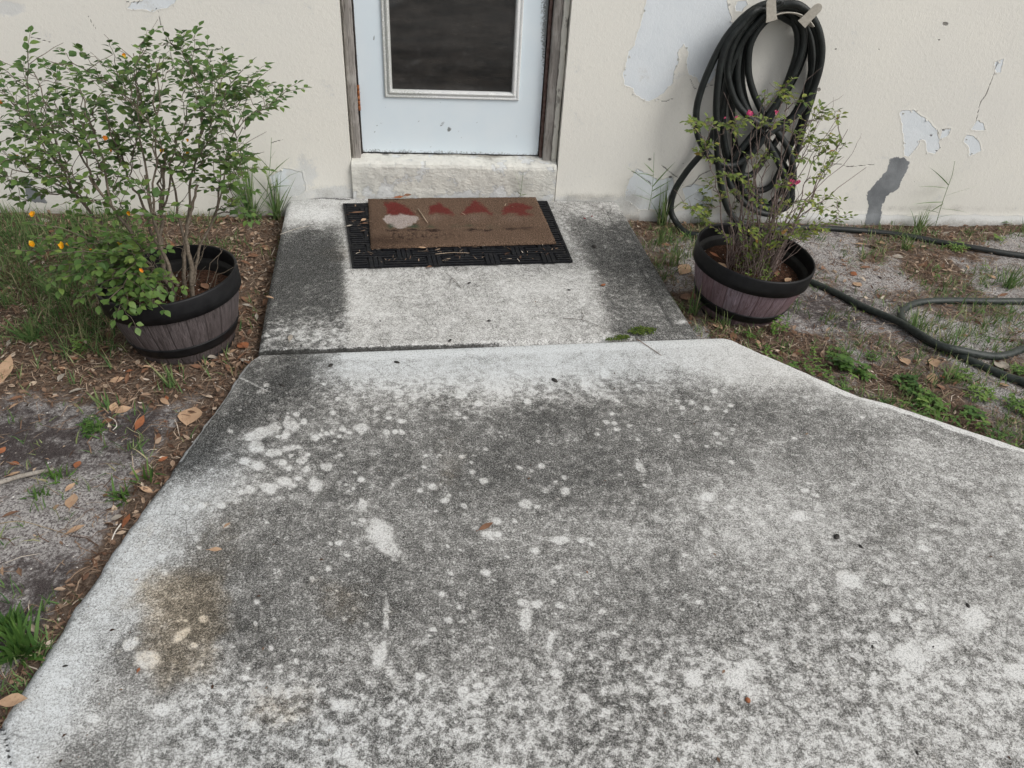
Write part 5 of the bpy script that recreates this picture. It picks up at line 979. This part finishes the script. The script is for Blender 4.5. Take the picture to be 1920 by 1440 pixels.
SPL = [(25, 1316, 62, 26, onslab, (-5, 1318, 55, 1314), M_TAN, 'large tan oval leaf on the lower left corner of the slab'), (12, 698, 62, 24, gL, (0, 725, 24, 675), M_TAN, 'large pale tan leaf at the left picture edge below the bush'),
 (358, 782, 50, 40, gL, (350, 800, 366, 764), M_TAN, 'broad cream leaf standing against the upper left slab rim'), (231, 770, 42, 17, gL, (215, 776, 248, 766), M_TAN, 'oval tan leaf right of a smaller twin on the sand'), (214, 766, 27, 14, gL, (211, 776, 218, 760), M_TAN, 'small oval tan leaf tucked beside the larger oval one'),
 (263, 796, 44, 14, gL, (254, 808, 272, 784), M_ORG, 'narrow orange leaf on sand below the oval tan pair'), (136, 942, 42, 24, gL, (132, 956, 142, 930), M_TAN, 'tan teardrop leaf with a dark vein in the middle of the left sand'), (132, 915, 30, 10, gL, (120, 925, 141, 908), M_TAN, 'slim pale leaf just above the tan teardrop leaf'),
 (141, 995, 42, 16, gL, (120, 1003, 160, 984), M_TAN, 'curled tan leaf below the teardrop leaf'), (146, 872, 18, 13, gL, (143, 880, 151, 866), M_ORG, 'small reddish leaf in the grass at the stick end'), (28, 871, 24, 9, gL, (18, 868, 40, 873), M_ORG, 'orange leaf just above the dry stick'), (26, 890, 30, 9, gL, (12, 894, 40, 887), M_TAN, 'tan leaf lying between the orange leaf and the dry stick'),
 (5, 846, 30, 10, gL, (-4, 854, 10, 842), M_ORG, 'reddish leaf cut by the left picture edge'), (20, 965, 46, 12, gL, (0, 970, 36, 955), M_BRN, 'long brown curled leaf below the stick'), (237, 978, 30, 14, gL, (232, 990, 246, 964), M_ORG, 'rust coloured leaf leaning on the slab rim'), (306, 862, 22, 8, gL, (296, 868, 316, 858), M_ORG, 'red leaf near the slab rim, right of the sand'),
 (198, 930, 13, 7, gL, (192, 930, 204, 932), M_BRN, 'small brown leaf scrap right of the teardrop leaf'), (309, 792, 20, 6, gL, (302, 793, 318, 792), M_ORG, 'brown orange sliver between the narrow orange leaf and the cream leaf'), (296, 822, 24, 11, gL, (296, 834, 297, 814), M_BRN, 'pinkish brown leaf near the rim under the cream leaf'), (202, 792, 28, 14, gL, (190, 796, 214, 788), M_BRN, 'dark brown curled leaf by the feathery weed'),
 (456, 650, 30, 20, gL, (446, 645, 466, 656), M_ORG, 'glossy rust brown leaf at the right foot of the dark planter'), (545, 635, 20, 8, onslab, (543, 643, 547, 628), M_GRY, 'pale grey leaf on the dark left corner of the walk'), (506, 558, 22, 5, onslab, (498, 556, 514, 560), M_TAN, 'yellow petal like leaf on the left rim of the walk'),
 (911, 989, 27, 10, onslab, (898, 996, 926, 984), M_BRN, 'curled reddish brown leaf in the middle of the slab'), (404, 1031, 20, 9, onslab, (392, 1031, 418, 1030), M_TAN, 'pale folded leaf chip on the left part of the slab'), (426, 985, 15, 9, onslab, (420, 990, 432, 980), M_TAN, 'cream leaf scrap above the pale folded chip'), (260, 1257, 8, 5, onslab, (258, 1262, 263, 1252), M_ORG, 'tiny orange scrap on the stained square of the slab'),
 (1283, 508, 40, 22, gL, (1275, 516, 1293, 498), M_TAN, 'pinkish tan leaf left of the right planter'), (1285, 560, 26, 16, gL, (1275, 554, 1292, 568), M_BRN, 'brown leaf at the walk edge beside the right planter'), (1345, 613, 26, 16, gL, (1337, 606, 1356, 620), M_TAN, 'tan leaf under the front of the right planter'), (1607, 535, 20, 14, gL, (1596, 532, 1612, 542), M_TAN, 'yellow tan leaf on the sand right of the planter'), (1600, 515, 16, 10, gL, (1594, 513, 1608, 518), M_ORG, 'orange leaf above the yellow tan one on the sand'),
 (1696, 680, 36, 16, gL, (1690, 672, 1700, 690), M_TAN, 'tan leaf left of the twin leaves below the hoses'), (1750, 684, 40, 17, gL, (1744, 674, 1752, 698), M_TAN, 'upright tan leaf below the hose crossing'), (1746, 710, 26, 15, gL, (1744, 700, 1748, 720), M_TAN, 'lower tan leaf of the pair under the hose crossing'), (1877, 686, 56, 24, gL, (1862, 676, 1892, 696), M_GRY, 'crumpled whitish leaf wedged between the forking hoses'), (1882, 723, 34, 14, gL, (1872, 722, 1894, 730), M_TAN, 'brown tan leaf under the lowest hose'), (1612, 460, 22, 9, gL, (1600, 458, 1625, 464), M_TAN, 'tan leaf beneath the thin hose near the grey cement patch'),
 (1650, 456, 26, 12, gL, (1640, 452, 1662, 460), M_TAN, 'pinkish leaf just under the thin hose'), (1860, 520, 20, 10, gL, (1850, 516, 1868, 524), M_TAN, 'pale leaf by the weeds near the right edge'), (690, 364, 0, 0, None, None, None, '')]
for (u, v, L, Wd, f, a, m_, lb) in SPL:
    if not f: continue
    p = f(u, v); pxm = float(PX(p+[.1, 0, 0])[0]-PX(p)[0])/.1; L_ = float(np.linalg.norm(G(a[0], a[1])-G(a[2], a[3]))); L_ = max(L_, .012)
    leafthing(p, L_, min(max(Wd/pxm*1.15, .006), L_*.85), ang(*a), m_, lb, tilt=.06 if f is onslab else .12)
# leaves caught on the mats
for (u, v, L, Wd, a, m_, z, lb) in ((726, 372, .045, .018, .2, M_GRY, .030, 'greyish leaf scrap at the back edge of the doormat'), (748, 371, .055, .022, .1, M_ORG, .030, 'rust leaf lying along the back edge of the doormat'), (764, 367, .040, .020, .3, M_BRN, .032, 'brown leaf at the doorstep behind the mat, right of the rust one'), (672, 399, .065, .018, .1, M_BRN, .013, 'long brown leaf on the left strip of the rubber mat'), (682, 413, .030, .018, .8, M_TAN, .013, 'cream leaf on the left strip of the rubber mat'), (684, 420, .035, .018, .0, M_BRN, .013, 'brown leaf scrap below the cream one on the rubber mat'), (655, 424, .030, .012, .3, M_GRY, .013, 'grey leaf poking past the left mat edge'), (806, 501, .035, .010, .6, M_BRN, .004, 'dark curled leaf just in front of the rubber mat'), (727, 464, .06, .014, 0, M_TAN, .013, 'tan leaf along the front edge of the coir'), (791, 465, .04, .012, 0, M_TAN, .013, 'short tan leaf along the coir front, right of the longer one')):
    leafthing(G(u, v, z), L, Wd, a, m_, lb, tilt=.05)
# dark seeds and crumbs on concrete
for (u, v, L, lb) in ((529, 722, 13, 'largest black seed pod on the left of the slab near the joint'), (1569, 1006, 17, 'dark oval leaf scrap right of the slab middle'), (1614, 1024, 11, 'black seed next to the dark oval scrap'), (1815, 1135, 12, 'narrow dark seed near the right edge of the slab'), (744, 679, 12, 'short dark twig bit under the joint'), (880, 530, 8, 'black crumb on the walk right of the bent twig'), (917, 601, 8, 'black crumb in the middle of the walk'), (844, 638, 10, 'grey flat scrap on the pale walk by the joint'), (1115, 462, 14, 'black curled scrap right of the rubber mat'), (1067, 543, 7, 'tiny black crumb on the right part of the walk'), (1402, 1313, 11, 'round brown acorn cap on the lower right of the slab'), (1636, 1212, 9, 'dark splinter on the lower right of the slab'), (1720, 1411, 10, 'brown scrap near the bottom right of the slab'), (1750, 1212, 6, 'dark dot crumb on the right of the slab'), (122, 1248, 10, 'black crumb near the grass on the lower left of the slab'), (1131, 534, 11, 'little orange brown crumb on the walk edge of the pale zone'), (1096, 409, 6, 'dark red berry right of the doormat'), (1110, 405, 5, 'second smaller red berry right of the doormat'), (1101, 1072, 5, 'tiny orange crumb in the slab centre'), (713, 601, 5, 'small crumb on the left of the pale walk'), (620, 685, 14, 'blackish flake on the pale strip under the joint'), (1040, 713, 16, 'dark flake on the slab below the moss')):
    p = onslab(u, v); pxm = float(PX(p+[.1, 0, 0])[0]-PX(p)[0])/.1; L_ = L/pxm*1.25; mt = M_ORG if ('orange' in lb or 'acorn' in lb) else (plain('berry', (.18, .02, .03), (.25, .04, .05)) if 'berry' in lb else M_DRK)
    mb = MB(); n = 10; L_ *= .8; e = .55 if 'acorn' not in lb else .95
    rings = [(0, 0.0), (.75, .05), (1, .35), (.8, .8), (.35, 1.)]; hh = L_*.22 if 'acorn' not in lb else L_*.5; a0 = rnd.uniform(0, PI); vs = []
    for (r_, z_) in rings[1:]:
        for k in range(n):
            t = 2*PI*k/n; q = (r_*L_/2*math.cos(t)*(1+.15*math.sin(2*t+u)), r_*L_/2*e*math.sin(t)); vs.append((q[0]*math.cos(a0)-q[1]*math.sin(a0), q[0]*math.sin(a0)+q[1]*math.cos(a0), z_*hh-.001))
    mb.add(vs, [(j*n+k, j*n+(k+1) % n, (j+1)*n+(k+1) % n, (j+1)*n+k) for j in range(3) for k in range(n)]+[tuple(3*n+k for k in range(n))])
    o = mb.obj('seed' if 'seed' in lb else 'berry' if 'berry' in lb else 'acorn_cap' if 'acorn' in lb else 'debris_crumb', mt); o.location = tuple(p-[0, 0, .001]); tag(o, lb, 'seed' if ('seed' in lb or 'acorn' in lb) else 'berry' if 'berry' in lb else 'debris')
# twigs
M_STICK = woodmat('dry_stick', (.36, .33, .29), (.24, .21, .18), (.5, .46, .41)); M_DT = plain('dark_twig', (.06, .05, .045), (.12, .10, .08), 100)
def twig(pts, r, label, mat=M_DT, f=onslab, lift=.0, name='twig', seg=5):
    mb = MB(); P = [[f(u, v)+np.array([0, 0, lift+r]) for u, v in q] for q in pts]
    for q in P: tube(mb, spline(q, 5) if len(q) > 2 else q, r, r*.6, seg)
    tag(mb.obj(name, mat), label, 'twig')
twig([[(-40, 922), (0, 911), (40, 899), (80, 890), (104, 885)]], .0085, 'thick grey dry stick entering from the left picture edge', M_STICK, gL, .004, 'dry_stick', 10)
twig([[(836, 512), (845, 520), (864, 541)], [(845, 524), (843, 541)], [(845, 523), (852, 524), (864, 540)]], .0011, 'forked bent twig on the pale walk below the mat')
twig([[(1055, 597), (1090, 600), (1122, 611)], [(1090, 600), (1094, 592), (1090, 584)]], .0012, 'angled twig on the walk right of centre')
twig([[(1193, 636), (1215, 650), (1240, 667)]], .0016, 'straight brown twig crossing the joint near the moss', plain('brown_twig', (.16, .10, .07), (.24, .16, .12)))
twig([[(1095, 800), (1102, 815), (1104, 832)]], .0010, 'hair thin dark twig on the middle of the slab')
twig([[(784, 393), (802, 419)]], .0028, 'straw stalk lying on the coir doormat', plain('straw', (.36, .27, .19), (.50, .40, .30)), lambda u, v: G(u, v, .028))
twig([[(816, 477), (850, 474), (880, 475)]], .0014, 'long straw on the front strip of the rubber mat', plain('straw_b', (.36, .27, .19), (.50, .40, .30)), lambda u, v: G(u, v, .0125))
twig([[(525, 440), (553, 430), (580, 424)]], .0011, 'whitish straw on the upper left of the walk', plain('straw_c', (.55, .50, .42), (.66, .60, .52)))
twig([[(775, 503), (790, 497), (826, 490)]], .0010, 'thin stalk poking out under the front of the rubber mat', M_DT)
M_WHT = plain('bleached_root', (.58, .54, .48), (.72, .68, .62))
twig([[(204, 783), (216, 790), (219, 800), (212, 808)]], .0022, 'bleached white root curl on the left sand', M_WHT, gL, .001)
twig([[(229, 988), (218, 1003), (212, 1018)]], .0022, 'white root strip along the left slab rim', M_WHT, gL, .010)
twig([[(0, 983), (40, 979), (90, 992), (125, 1003)]], .0012, 'long tan grass runner on the left sand', plain('runner', (.32, .23, .14), (.42, .33, .2)), gL, .002)
twig([[(238, 802), (250, 810), (261, 815), (262, 828), (252, 842)]], .0011, 'pale curved runner stem right of the feathery weed', plain('runner_b', (.34, .34, .2), (.45, .45, .28)), gL, .002)

# ------------------------------------------------------------------ scattered litter
slabL = lambda x, y: (x < float(Lx(y)) if y < yl0 else x < float(UL(y)))
def offslab(x, y):
    if y > yback(x): return x < UL(y)-.004 or x > UR(y)+.004
    return x < Lx(y)-.004 or x > Rx(min(y, rw[0, 1]))+.004
def inpot(x, y): return (x-LPOT['c'][0])**2+(y-LPOT['c'][1])**2 < .165**2 or (x-RPOT['c'][0])**2+(y-RPOT['c'][1])**2 < .165**2
R2 = random.Random(11)
def sample(n, dens, x0=-2.6, x1=3.2, y0=-3.0, y1=-.012):
    out = []; tries = 0
    xs = np.array([R2.uniform(x0, x1) for _ in range(n*14)]); ys = np.array([R2.uniform(y0, y1) for _ in range(n*14)]); zs = soil(xs, ys); U, V = PX(np.stack([xs, ys, zs], -1)); D = dens(U, V, xs, ys)
    for k in range(len(xs)):
        if R2.random() < D[k] and offslab(xs[k], ys[k]) and not inpot(xs[k], ys[k]):
            out.append((xs[k], ys[k], min(zs[k], -.010), U[k], V[k]))
            if len(out) >= n: break
    return out
M_LIT = leafmat('leaf_litter_bits', [(0, (.04, .024, .017)), (.3, (.13, .072, .046)), (.55, (.26, .175, .12)), (.8, (.44, .34, .25)), (1, (.64, .56, .47))], .8, .05, .2)
def d_lit(U, V, X, Y): m = mulch_at(U, V, X, Y); return .17+.85*m
mb = MB()
for (x, y, z, u, v) in sample(17000, d_lit):             # pine straw and dead stalks
    a = R2.uniform(0, 2*PI); L = R2.uniform(.012, .060)*(1 if R2.random() < .8 else 1.7); r = R2.uniform(.0006, .0016); t = R2.uniform(-.12, .25); p = np.array([x, y, z+R2.uniform(0, .008)]); d = np.array([math.cos(a), math.sin(a), t]); s = np.array([-d[1], d[0], 0])*r
    m_ = p+d*L*.5+np.array([0, 0, .12*L*R2.random()])+s*R2.uniform(-6, 6); e = p+d*L-np.array([0, 0, t*L*.8]); c = min(1, max(0, R2.gauss(.5, .22)))
    mb.add([p-s, p+s, m_+s, m_-s, e+s*.4, e-s*.4], [(0, 1, 2, 3), (3, 2, 4, 5)], c)
for (x, y, z, u, v) in sample(3000, lambda U, V, X, Y: np.clip(mulch_at(U, V, X, Y)*((U < 520)*.9+.25), 0, 1)):   # torn leaf pieces
    a = R2.uniform(0, 2*PI); L = R2.uniform(.014, .036); leaf(mb, (x, y, z+R2.uniform(.003, .014)), (math.cos(a), math.sin(a), R2.gauss(0, .25)), unit((R2.gauss(0, .4), R2.gauss(0, .4), 1)), L, L*R2.uniform(.3, .6), R2.uniform(-.4, .5), R2.uniform(-.2, .4), min(1, max(0, R2.gauss(.5, .2))), 3)
for (x, y, z, u, v) in sample(8500, lambda U, V, X, Y: np.clip(.03+mulch_at(U, V, X, Y)*.9, 0, 1)):   # broken flakes
    a = R2.uniform(0, 2*PI); L = R2.uniform(.005, .020)*(1 if R2.random() < .7 else 1.8); up = unit((R2.gauss(0, .35), R2.gauss(0, .35), 1)); d = unit(np.cross(up, (math.cos(a), math.sin(a), 0))); s = np.cross(d, up); p = np.array([x, y, z+R2.uniform(.001, .010)]); w_ = L*R2.uniform(.25, .6)
    mb.add([p-d*L*.5, p-d*L*.1+s*w_*.5+up*.12*L, p+d*L*.5, p-s*w_*.5+up*.08*L], [(0, 1, 2, 3)], min(1, max(0, R2.gauss(.45, .2))))
for k in range(95):                                      # bits blown on to the mats, mostly front and left strips
    w_ = R2.random(); s, t = (R2.uniform(.02, .98), R2.uniform(.74, .97)) if w_ < .6 else (R2.uniform(.02, .13), R2.uniform(.05, .95)) if w_ < .85 else (R2.uniform(.12, .93), R2.uniform(.08, .7))
    p = quad_at(RC, s, t); p = np.array([p[0], p[1], .0125 if w_ < .85 else .0275]); a = R2.uniform(0, 2*PI); L = R2.uniform(.006, .035); d = np.array([math.cos(a), math.sin(a), 0.]); s_ = np.array([-d[1], d[0], 0])*R2.uniform(.0005, .0018)*(2.2 if R2.random() < .25 else 1); c = min(1, max(0, R2.gauss(.55, .2)))
    mb.add([p-s_, p+s_, p+d*L*.5+s_*1.6+[0, 0, .001], p+d*L*.5-s_*.4+[0, 0, .001], p+d*L], [(0, 1, 2, 3), (3, 2, 4)], c)
for k in range(520):                                     # crumbs on the concrete
    u, v = R2.uniform(-100, 2000), 380+1100*R2.random()**.8; p = G(u, v, .0025)
    if offslab(p[0], p[1]) or (abs(p[0]-.07) < .5 and p[1] > -.66): continue
    a = R2.uniform(0, 2*PI); L = R2.uniform(.0015, .006)*(1 if R2.random() < .9 else 2.5); d = np.array([math.cos(a), math.sin(a), 0.]); s_ = np.array([-d[1], d[0], 0])*L*.25
    mb.add([p-d*L*.5, p+s_+[0, 0, .001], p+d*L*.5, p-s_+[0, 0, .0012]], [(0, 1, 2, 3)], abs(R2.gauss(0, .25)))
tag(mb.obj('leaf_litter', M_LIT, smooth=False), 'brown pine straw and crumbled leaves over soil, mats and slab', 'leaf litter', kind='stuff')
mb = MB()                                               # sand grains, shell grit
for (x, y, z, u, v) in sample(2600, lambda U, V, X, Y: .5+0*U):
    s = R2.uniform(.0012, .0036); p = np.array([x, y, z+s*.3]); a = R2.random()*3; c, n_ = math.cos(a)*s, math.sin(a)*s
    mb.add([p+[c, n_, 0], p+[-n_, c, 0], p+[-c, -n_, 0], p+[n_, -c, 0], p+[0, 0, s*.8], p-[0, 0, s]], [(0, 1, 4), (1, 2, 4), (2, 3, 4), (3, 0, 4)], R2.random())
gm_ = MT('shell_grit', .8); gm_.col(gm_.ramp(gm_.attr('tone'), [(0, (.18, .15, .13)), (.5, (.45, .41, .37)), (1, (.78, .76, .72))])); tag(mb.obj('grit', gm_.m, smooth=False), 'pale shell grit scattered on the sand', 'gravel', kind='stuff')
# lawn blades
def d_gr(U, V, X, Y):
    n = fbm(X*5, Y*5, 55); L = U < 700; d = np.zeros(U.shape)
    d = np.where(L, .9*sstep(330, 160, U)*sstep(690, 600, V)+.35*sstep(560, 380, U)*sstep(520, 440, V)+.06+.25*sstep(230, 60, U)*sstep(1060, 1180, V), .10+.45*sstep(1330, 1220, U)*sstep(620, 560, V)+.25*sstep(420, 440, V)*sstep(470, 440, V)+.25*sstep(-60, -10, V-np.interp(U, [1400, 1600, 1740, 1920], [625, 705, 750, 810]))+.08+.55*blob(U, V, 1780, 620, 120, 45)+.4*blob(U, V, 1690, 480, 90, 30)+.35*blob(U, V, 1880, 560, 70, 50)+.35*blob(U, V, 1800, 760, 140, 50))
    d = d+np.where((U > 1380) & (V > 600), .8*sstep(.30, .04, X-np.interp(-np.clip(Y, -9, rw[0, 1]), -rw[:, 1], rw[:, 0])), 0)
    eL = np.interp(V, [660, 800, 890, 1000, 1140, 1245, 1348, 1500], [483, 372, 312, 228, 132, 66, 0, -110])-U
    d = d+np.where(L & (eL > 0), .35*sstep(60, 0, eL)*(V > 820), 0); return np.clip(d*sstep(.36, .60, n)*1.8, 0, 1)
mb = MB(); rnd = random.Random(5)
for (x, y, z, u, v) in sample(6500, d_gr):
    tall = 1.25 if (u < 330 and v < 700) else .7
    for k in range(3):
        a = R2.uniform(0, 2*PI); s = abs(R2.gauss(0, .8)); blade(mb, (x+R2.gauss(0, .006), y+R2.gauss(0, .006), z-.004), (math.cos(a)*s, math.sin(a)*s, 1), R2.uniform(.025, .10)*tall, R2.uniform(.0028, .0055), R2.uniform(.2, .9), min(1, max(0, R2.gauss(.45, .25))), 3)
tag(mb.obj('sparse_grass', M_GRASS), 'thin patchy grass growing through the sand and litter', 'grass', kind='stuff')
mb = MB()
def d_gc(U, V, X, Y): return np.where((U > 1390) & (V > 600), .8*sstep(.34, .03, X-np.interp(-np.clip(Y, -9, rw[0, 1]), -rw[:, 1], rw[:, 0]))*sstep(.42, .6, fbm(X*6, Y*6, 88)), 0)+.10*sstep(.58, .7, fbm(X*5, Y*5, 89))*(U > 1250)
for (x, y, z, u, v) in sample(1300, d_gc):
    hh = R2.uniform(.008, .045); c = min(1, max(0, R2.gauss(.45, .25))); q = np.array([x+R2.gauss(0, .006), y, z+hh]); tube(mb, [(x, y, z-.003), q], .0007, .0005, 4, c=.3, cap=False); a = R2.uniform(0, 6.28); L = R2.uniform(.008, .024)
    for j in range(4): b_ = a+j*1.6+R2.gauss(0, .3); leaf(mb, q-np.array([0, 0, hh*.25*(j % 2)]), (math.cos(b_), math.sin(b_), R2.uniform(-.1, .6)), (0, 0, 1), L, L*.5, .2, .3, c)
tag(mb.obj('ground_cover', M_GRN), 'tiny leafy weeds spreading along the right slab rim', 'ground cover', kind='stuff')
# countable fallen leaves: copies of a few leaf meshes
protos = []
for k, (m_, cl) in enumerate([(M_BRN, 'brown'), (M_TAN, 'tan'), (M_ORG, 'rusty'), (M_GRY, 'greyish')]*3):
    mb = MB(); L = rnd.uniform(.030, .052); leaf(mb, (-L/2, 0, 0), (1, 0, .06), (rnd.gauss(0, .15), rnd.gauss(0, .15), 1), L, L*rnd.uniform(.36, .5), .3, rnd.uniform(-.1, .3), .5, 5, wav=.03); tube(mb, [(-L*.66, 0, 0), (-L/2, 0, .001), (0, 0, .0016)], .0008, .0005, 4, cap=False)
    protos.append((mb.mesh('dry_leaf'), m_, cl)); protos[-1][0].materials.append(m_)
for (x, y, z, u, v) in sample(250, lambda U, V, X, Y: np.clip(.08+.8*mulch_at(U, V, X, Y)*(U < 520)+.3*mulch_at(U, V, X, Y), 0, 1)*((U > -20) & (U < 1940) & (V < 1420))):
    w_ = R2.random(); k = 0 if w_ < .5 else 1 if w_ < .78 else 2 if w_ < .88 else 3; me, m_, cl = protos[k+4*R2.randrange(3)]; o = bpy.data.objects.new('dry_leaf', me); COL.objects.link(o)
    o.location = (x, y, z+R2.uniform(.004, .012)); o.rotation_euler = (R2.gauss(0, .3), R2.gauss(0, .3), R2.uniform(0, 6.28)); s = R2.uniform(.6, 1.2); o.scale = (s, s*R2.uniform(.8, 1.1), s)
    e_ = float(Lx(y))-x if y < yl0 else 9
    side = ('along the left slab rim' if e_ < .13 else 'on the bare left sand' if v > 765 else 'in front of the dark planter' if v > 640 else 'under and behind the left bush') if u < 700 else ('on the strip between walk and right planter' if u < 1330 and v < 640 else 'along the foot of the right wall' if v < 450 else 'along the right slab rim' if Rx(min(y, rw[0, 1])) > x-.16 else 'around the hoses on the right sand')
    tag(o, f'small {cl} dry leaf in the litter {side}', 'leaf', f'{cl} dry leaves {side}')
# leaves inside the pots
for (root, P_, x, y, m_, lb) in ((lp, LPOT, -.03, -.13, M_BRN, 'brown leaf on the soil at the front of the left planter'), (lp, LPOT, .13, -.02, M_BRN, 'brown leaf on the soil at the right side of the left planter'), (lp, LPOT, .10, .03, M_BRN, 'brown leaf behind the stems inside the left planter'), (rp, RPOT, -.13, .07, M_ORG, 'rust leaf at the back left inside the right planter'), (rp, RPOT, -.12, -.01, M_TAN, 'small tan leaf on the left soil of the right planter'), (rp, RPOT, .13, -.08, M_TAN, 'tan leaf at the front right inside the right planter'), (rp, RPOT, .10, -.03, M_BRN, 'brown leaf right of the stems inside the right planter')):
    leafthing(potpt(root, P_, x, y, -.075), .05, .026, R2.uniform(0, 6), m_, lb)
bpy.context.view_layer.update()
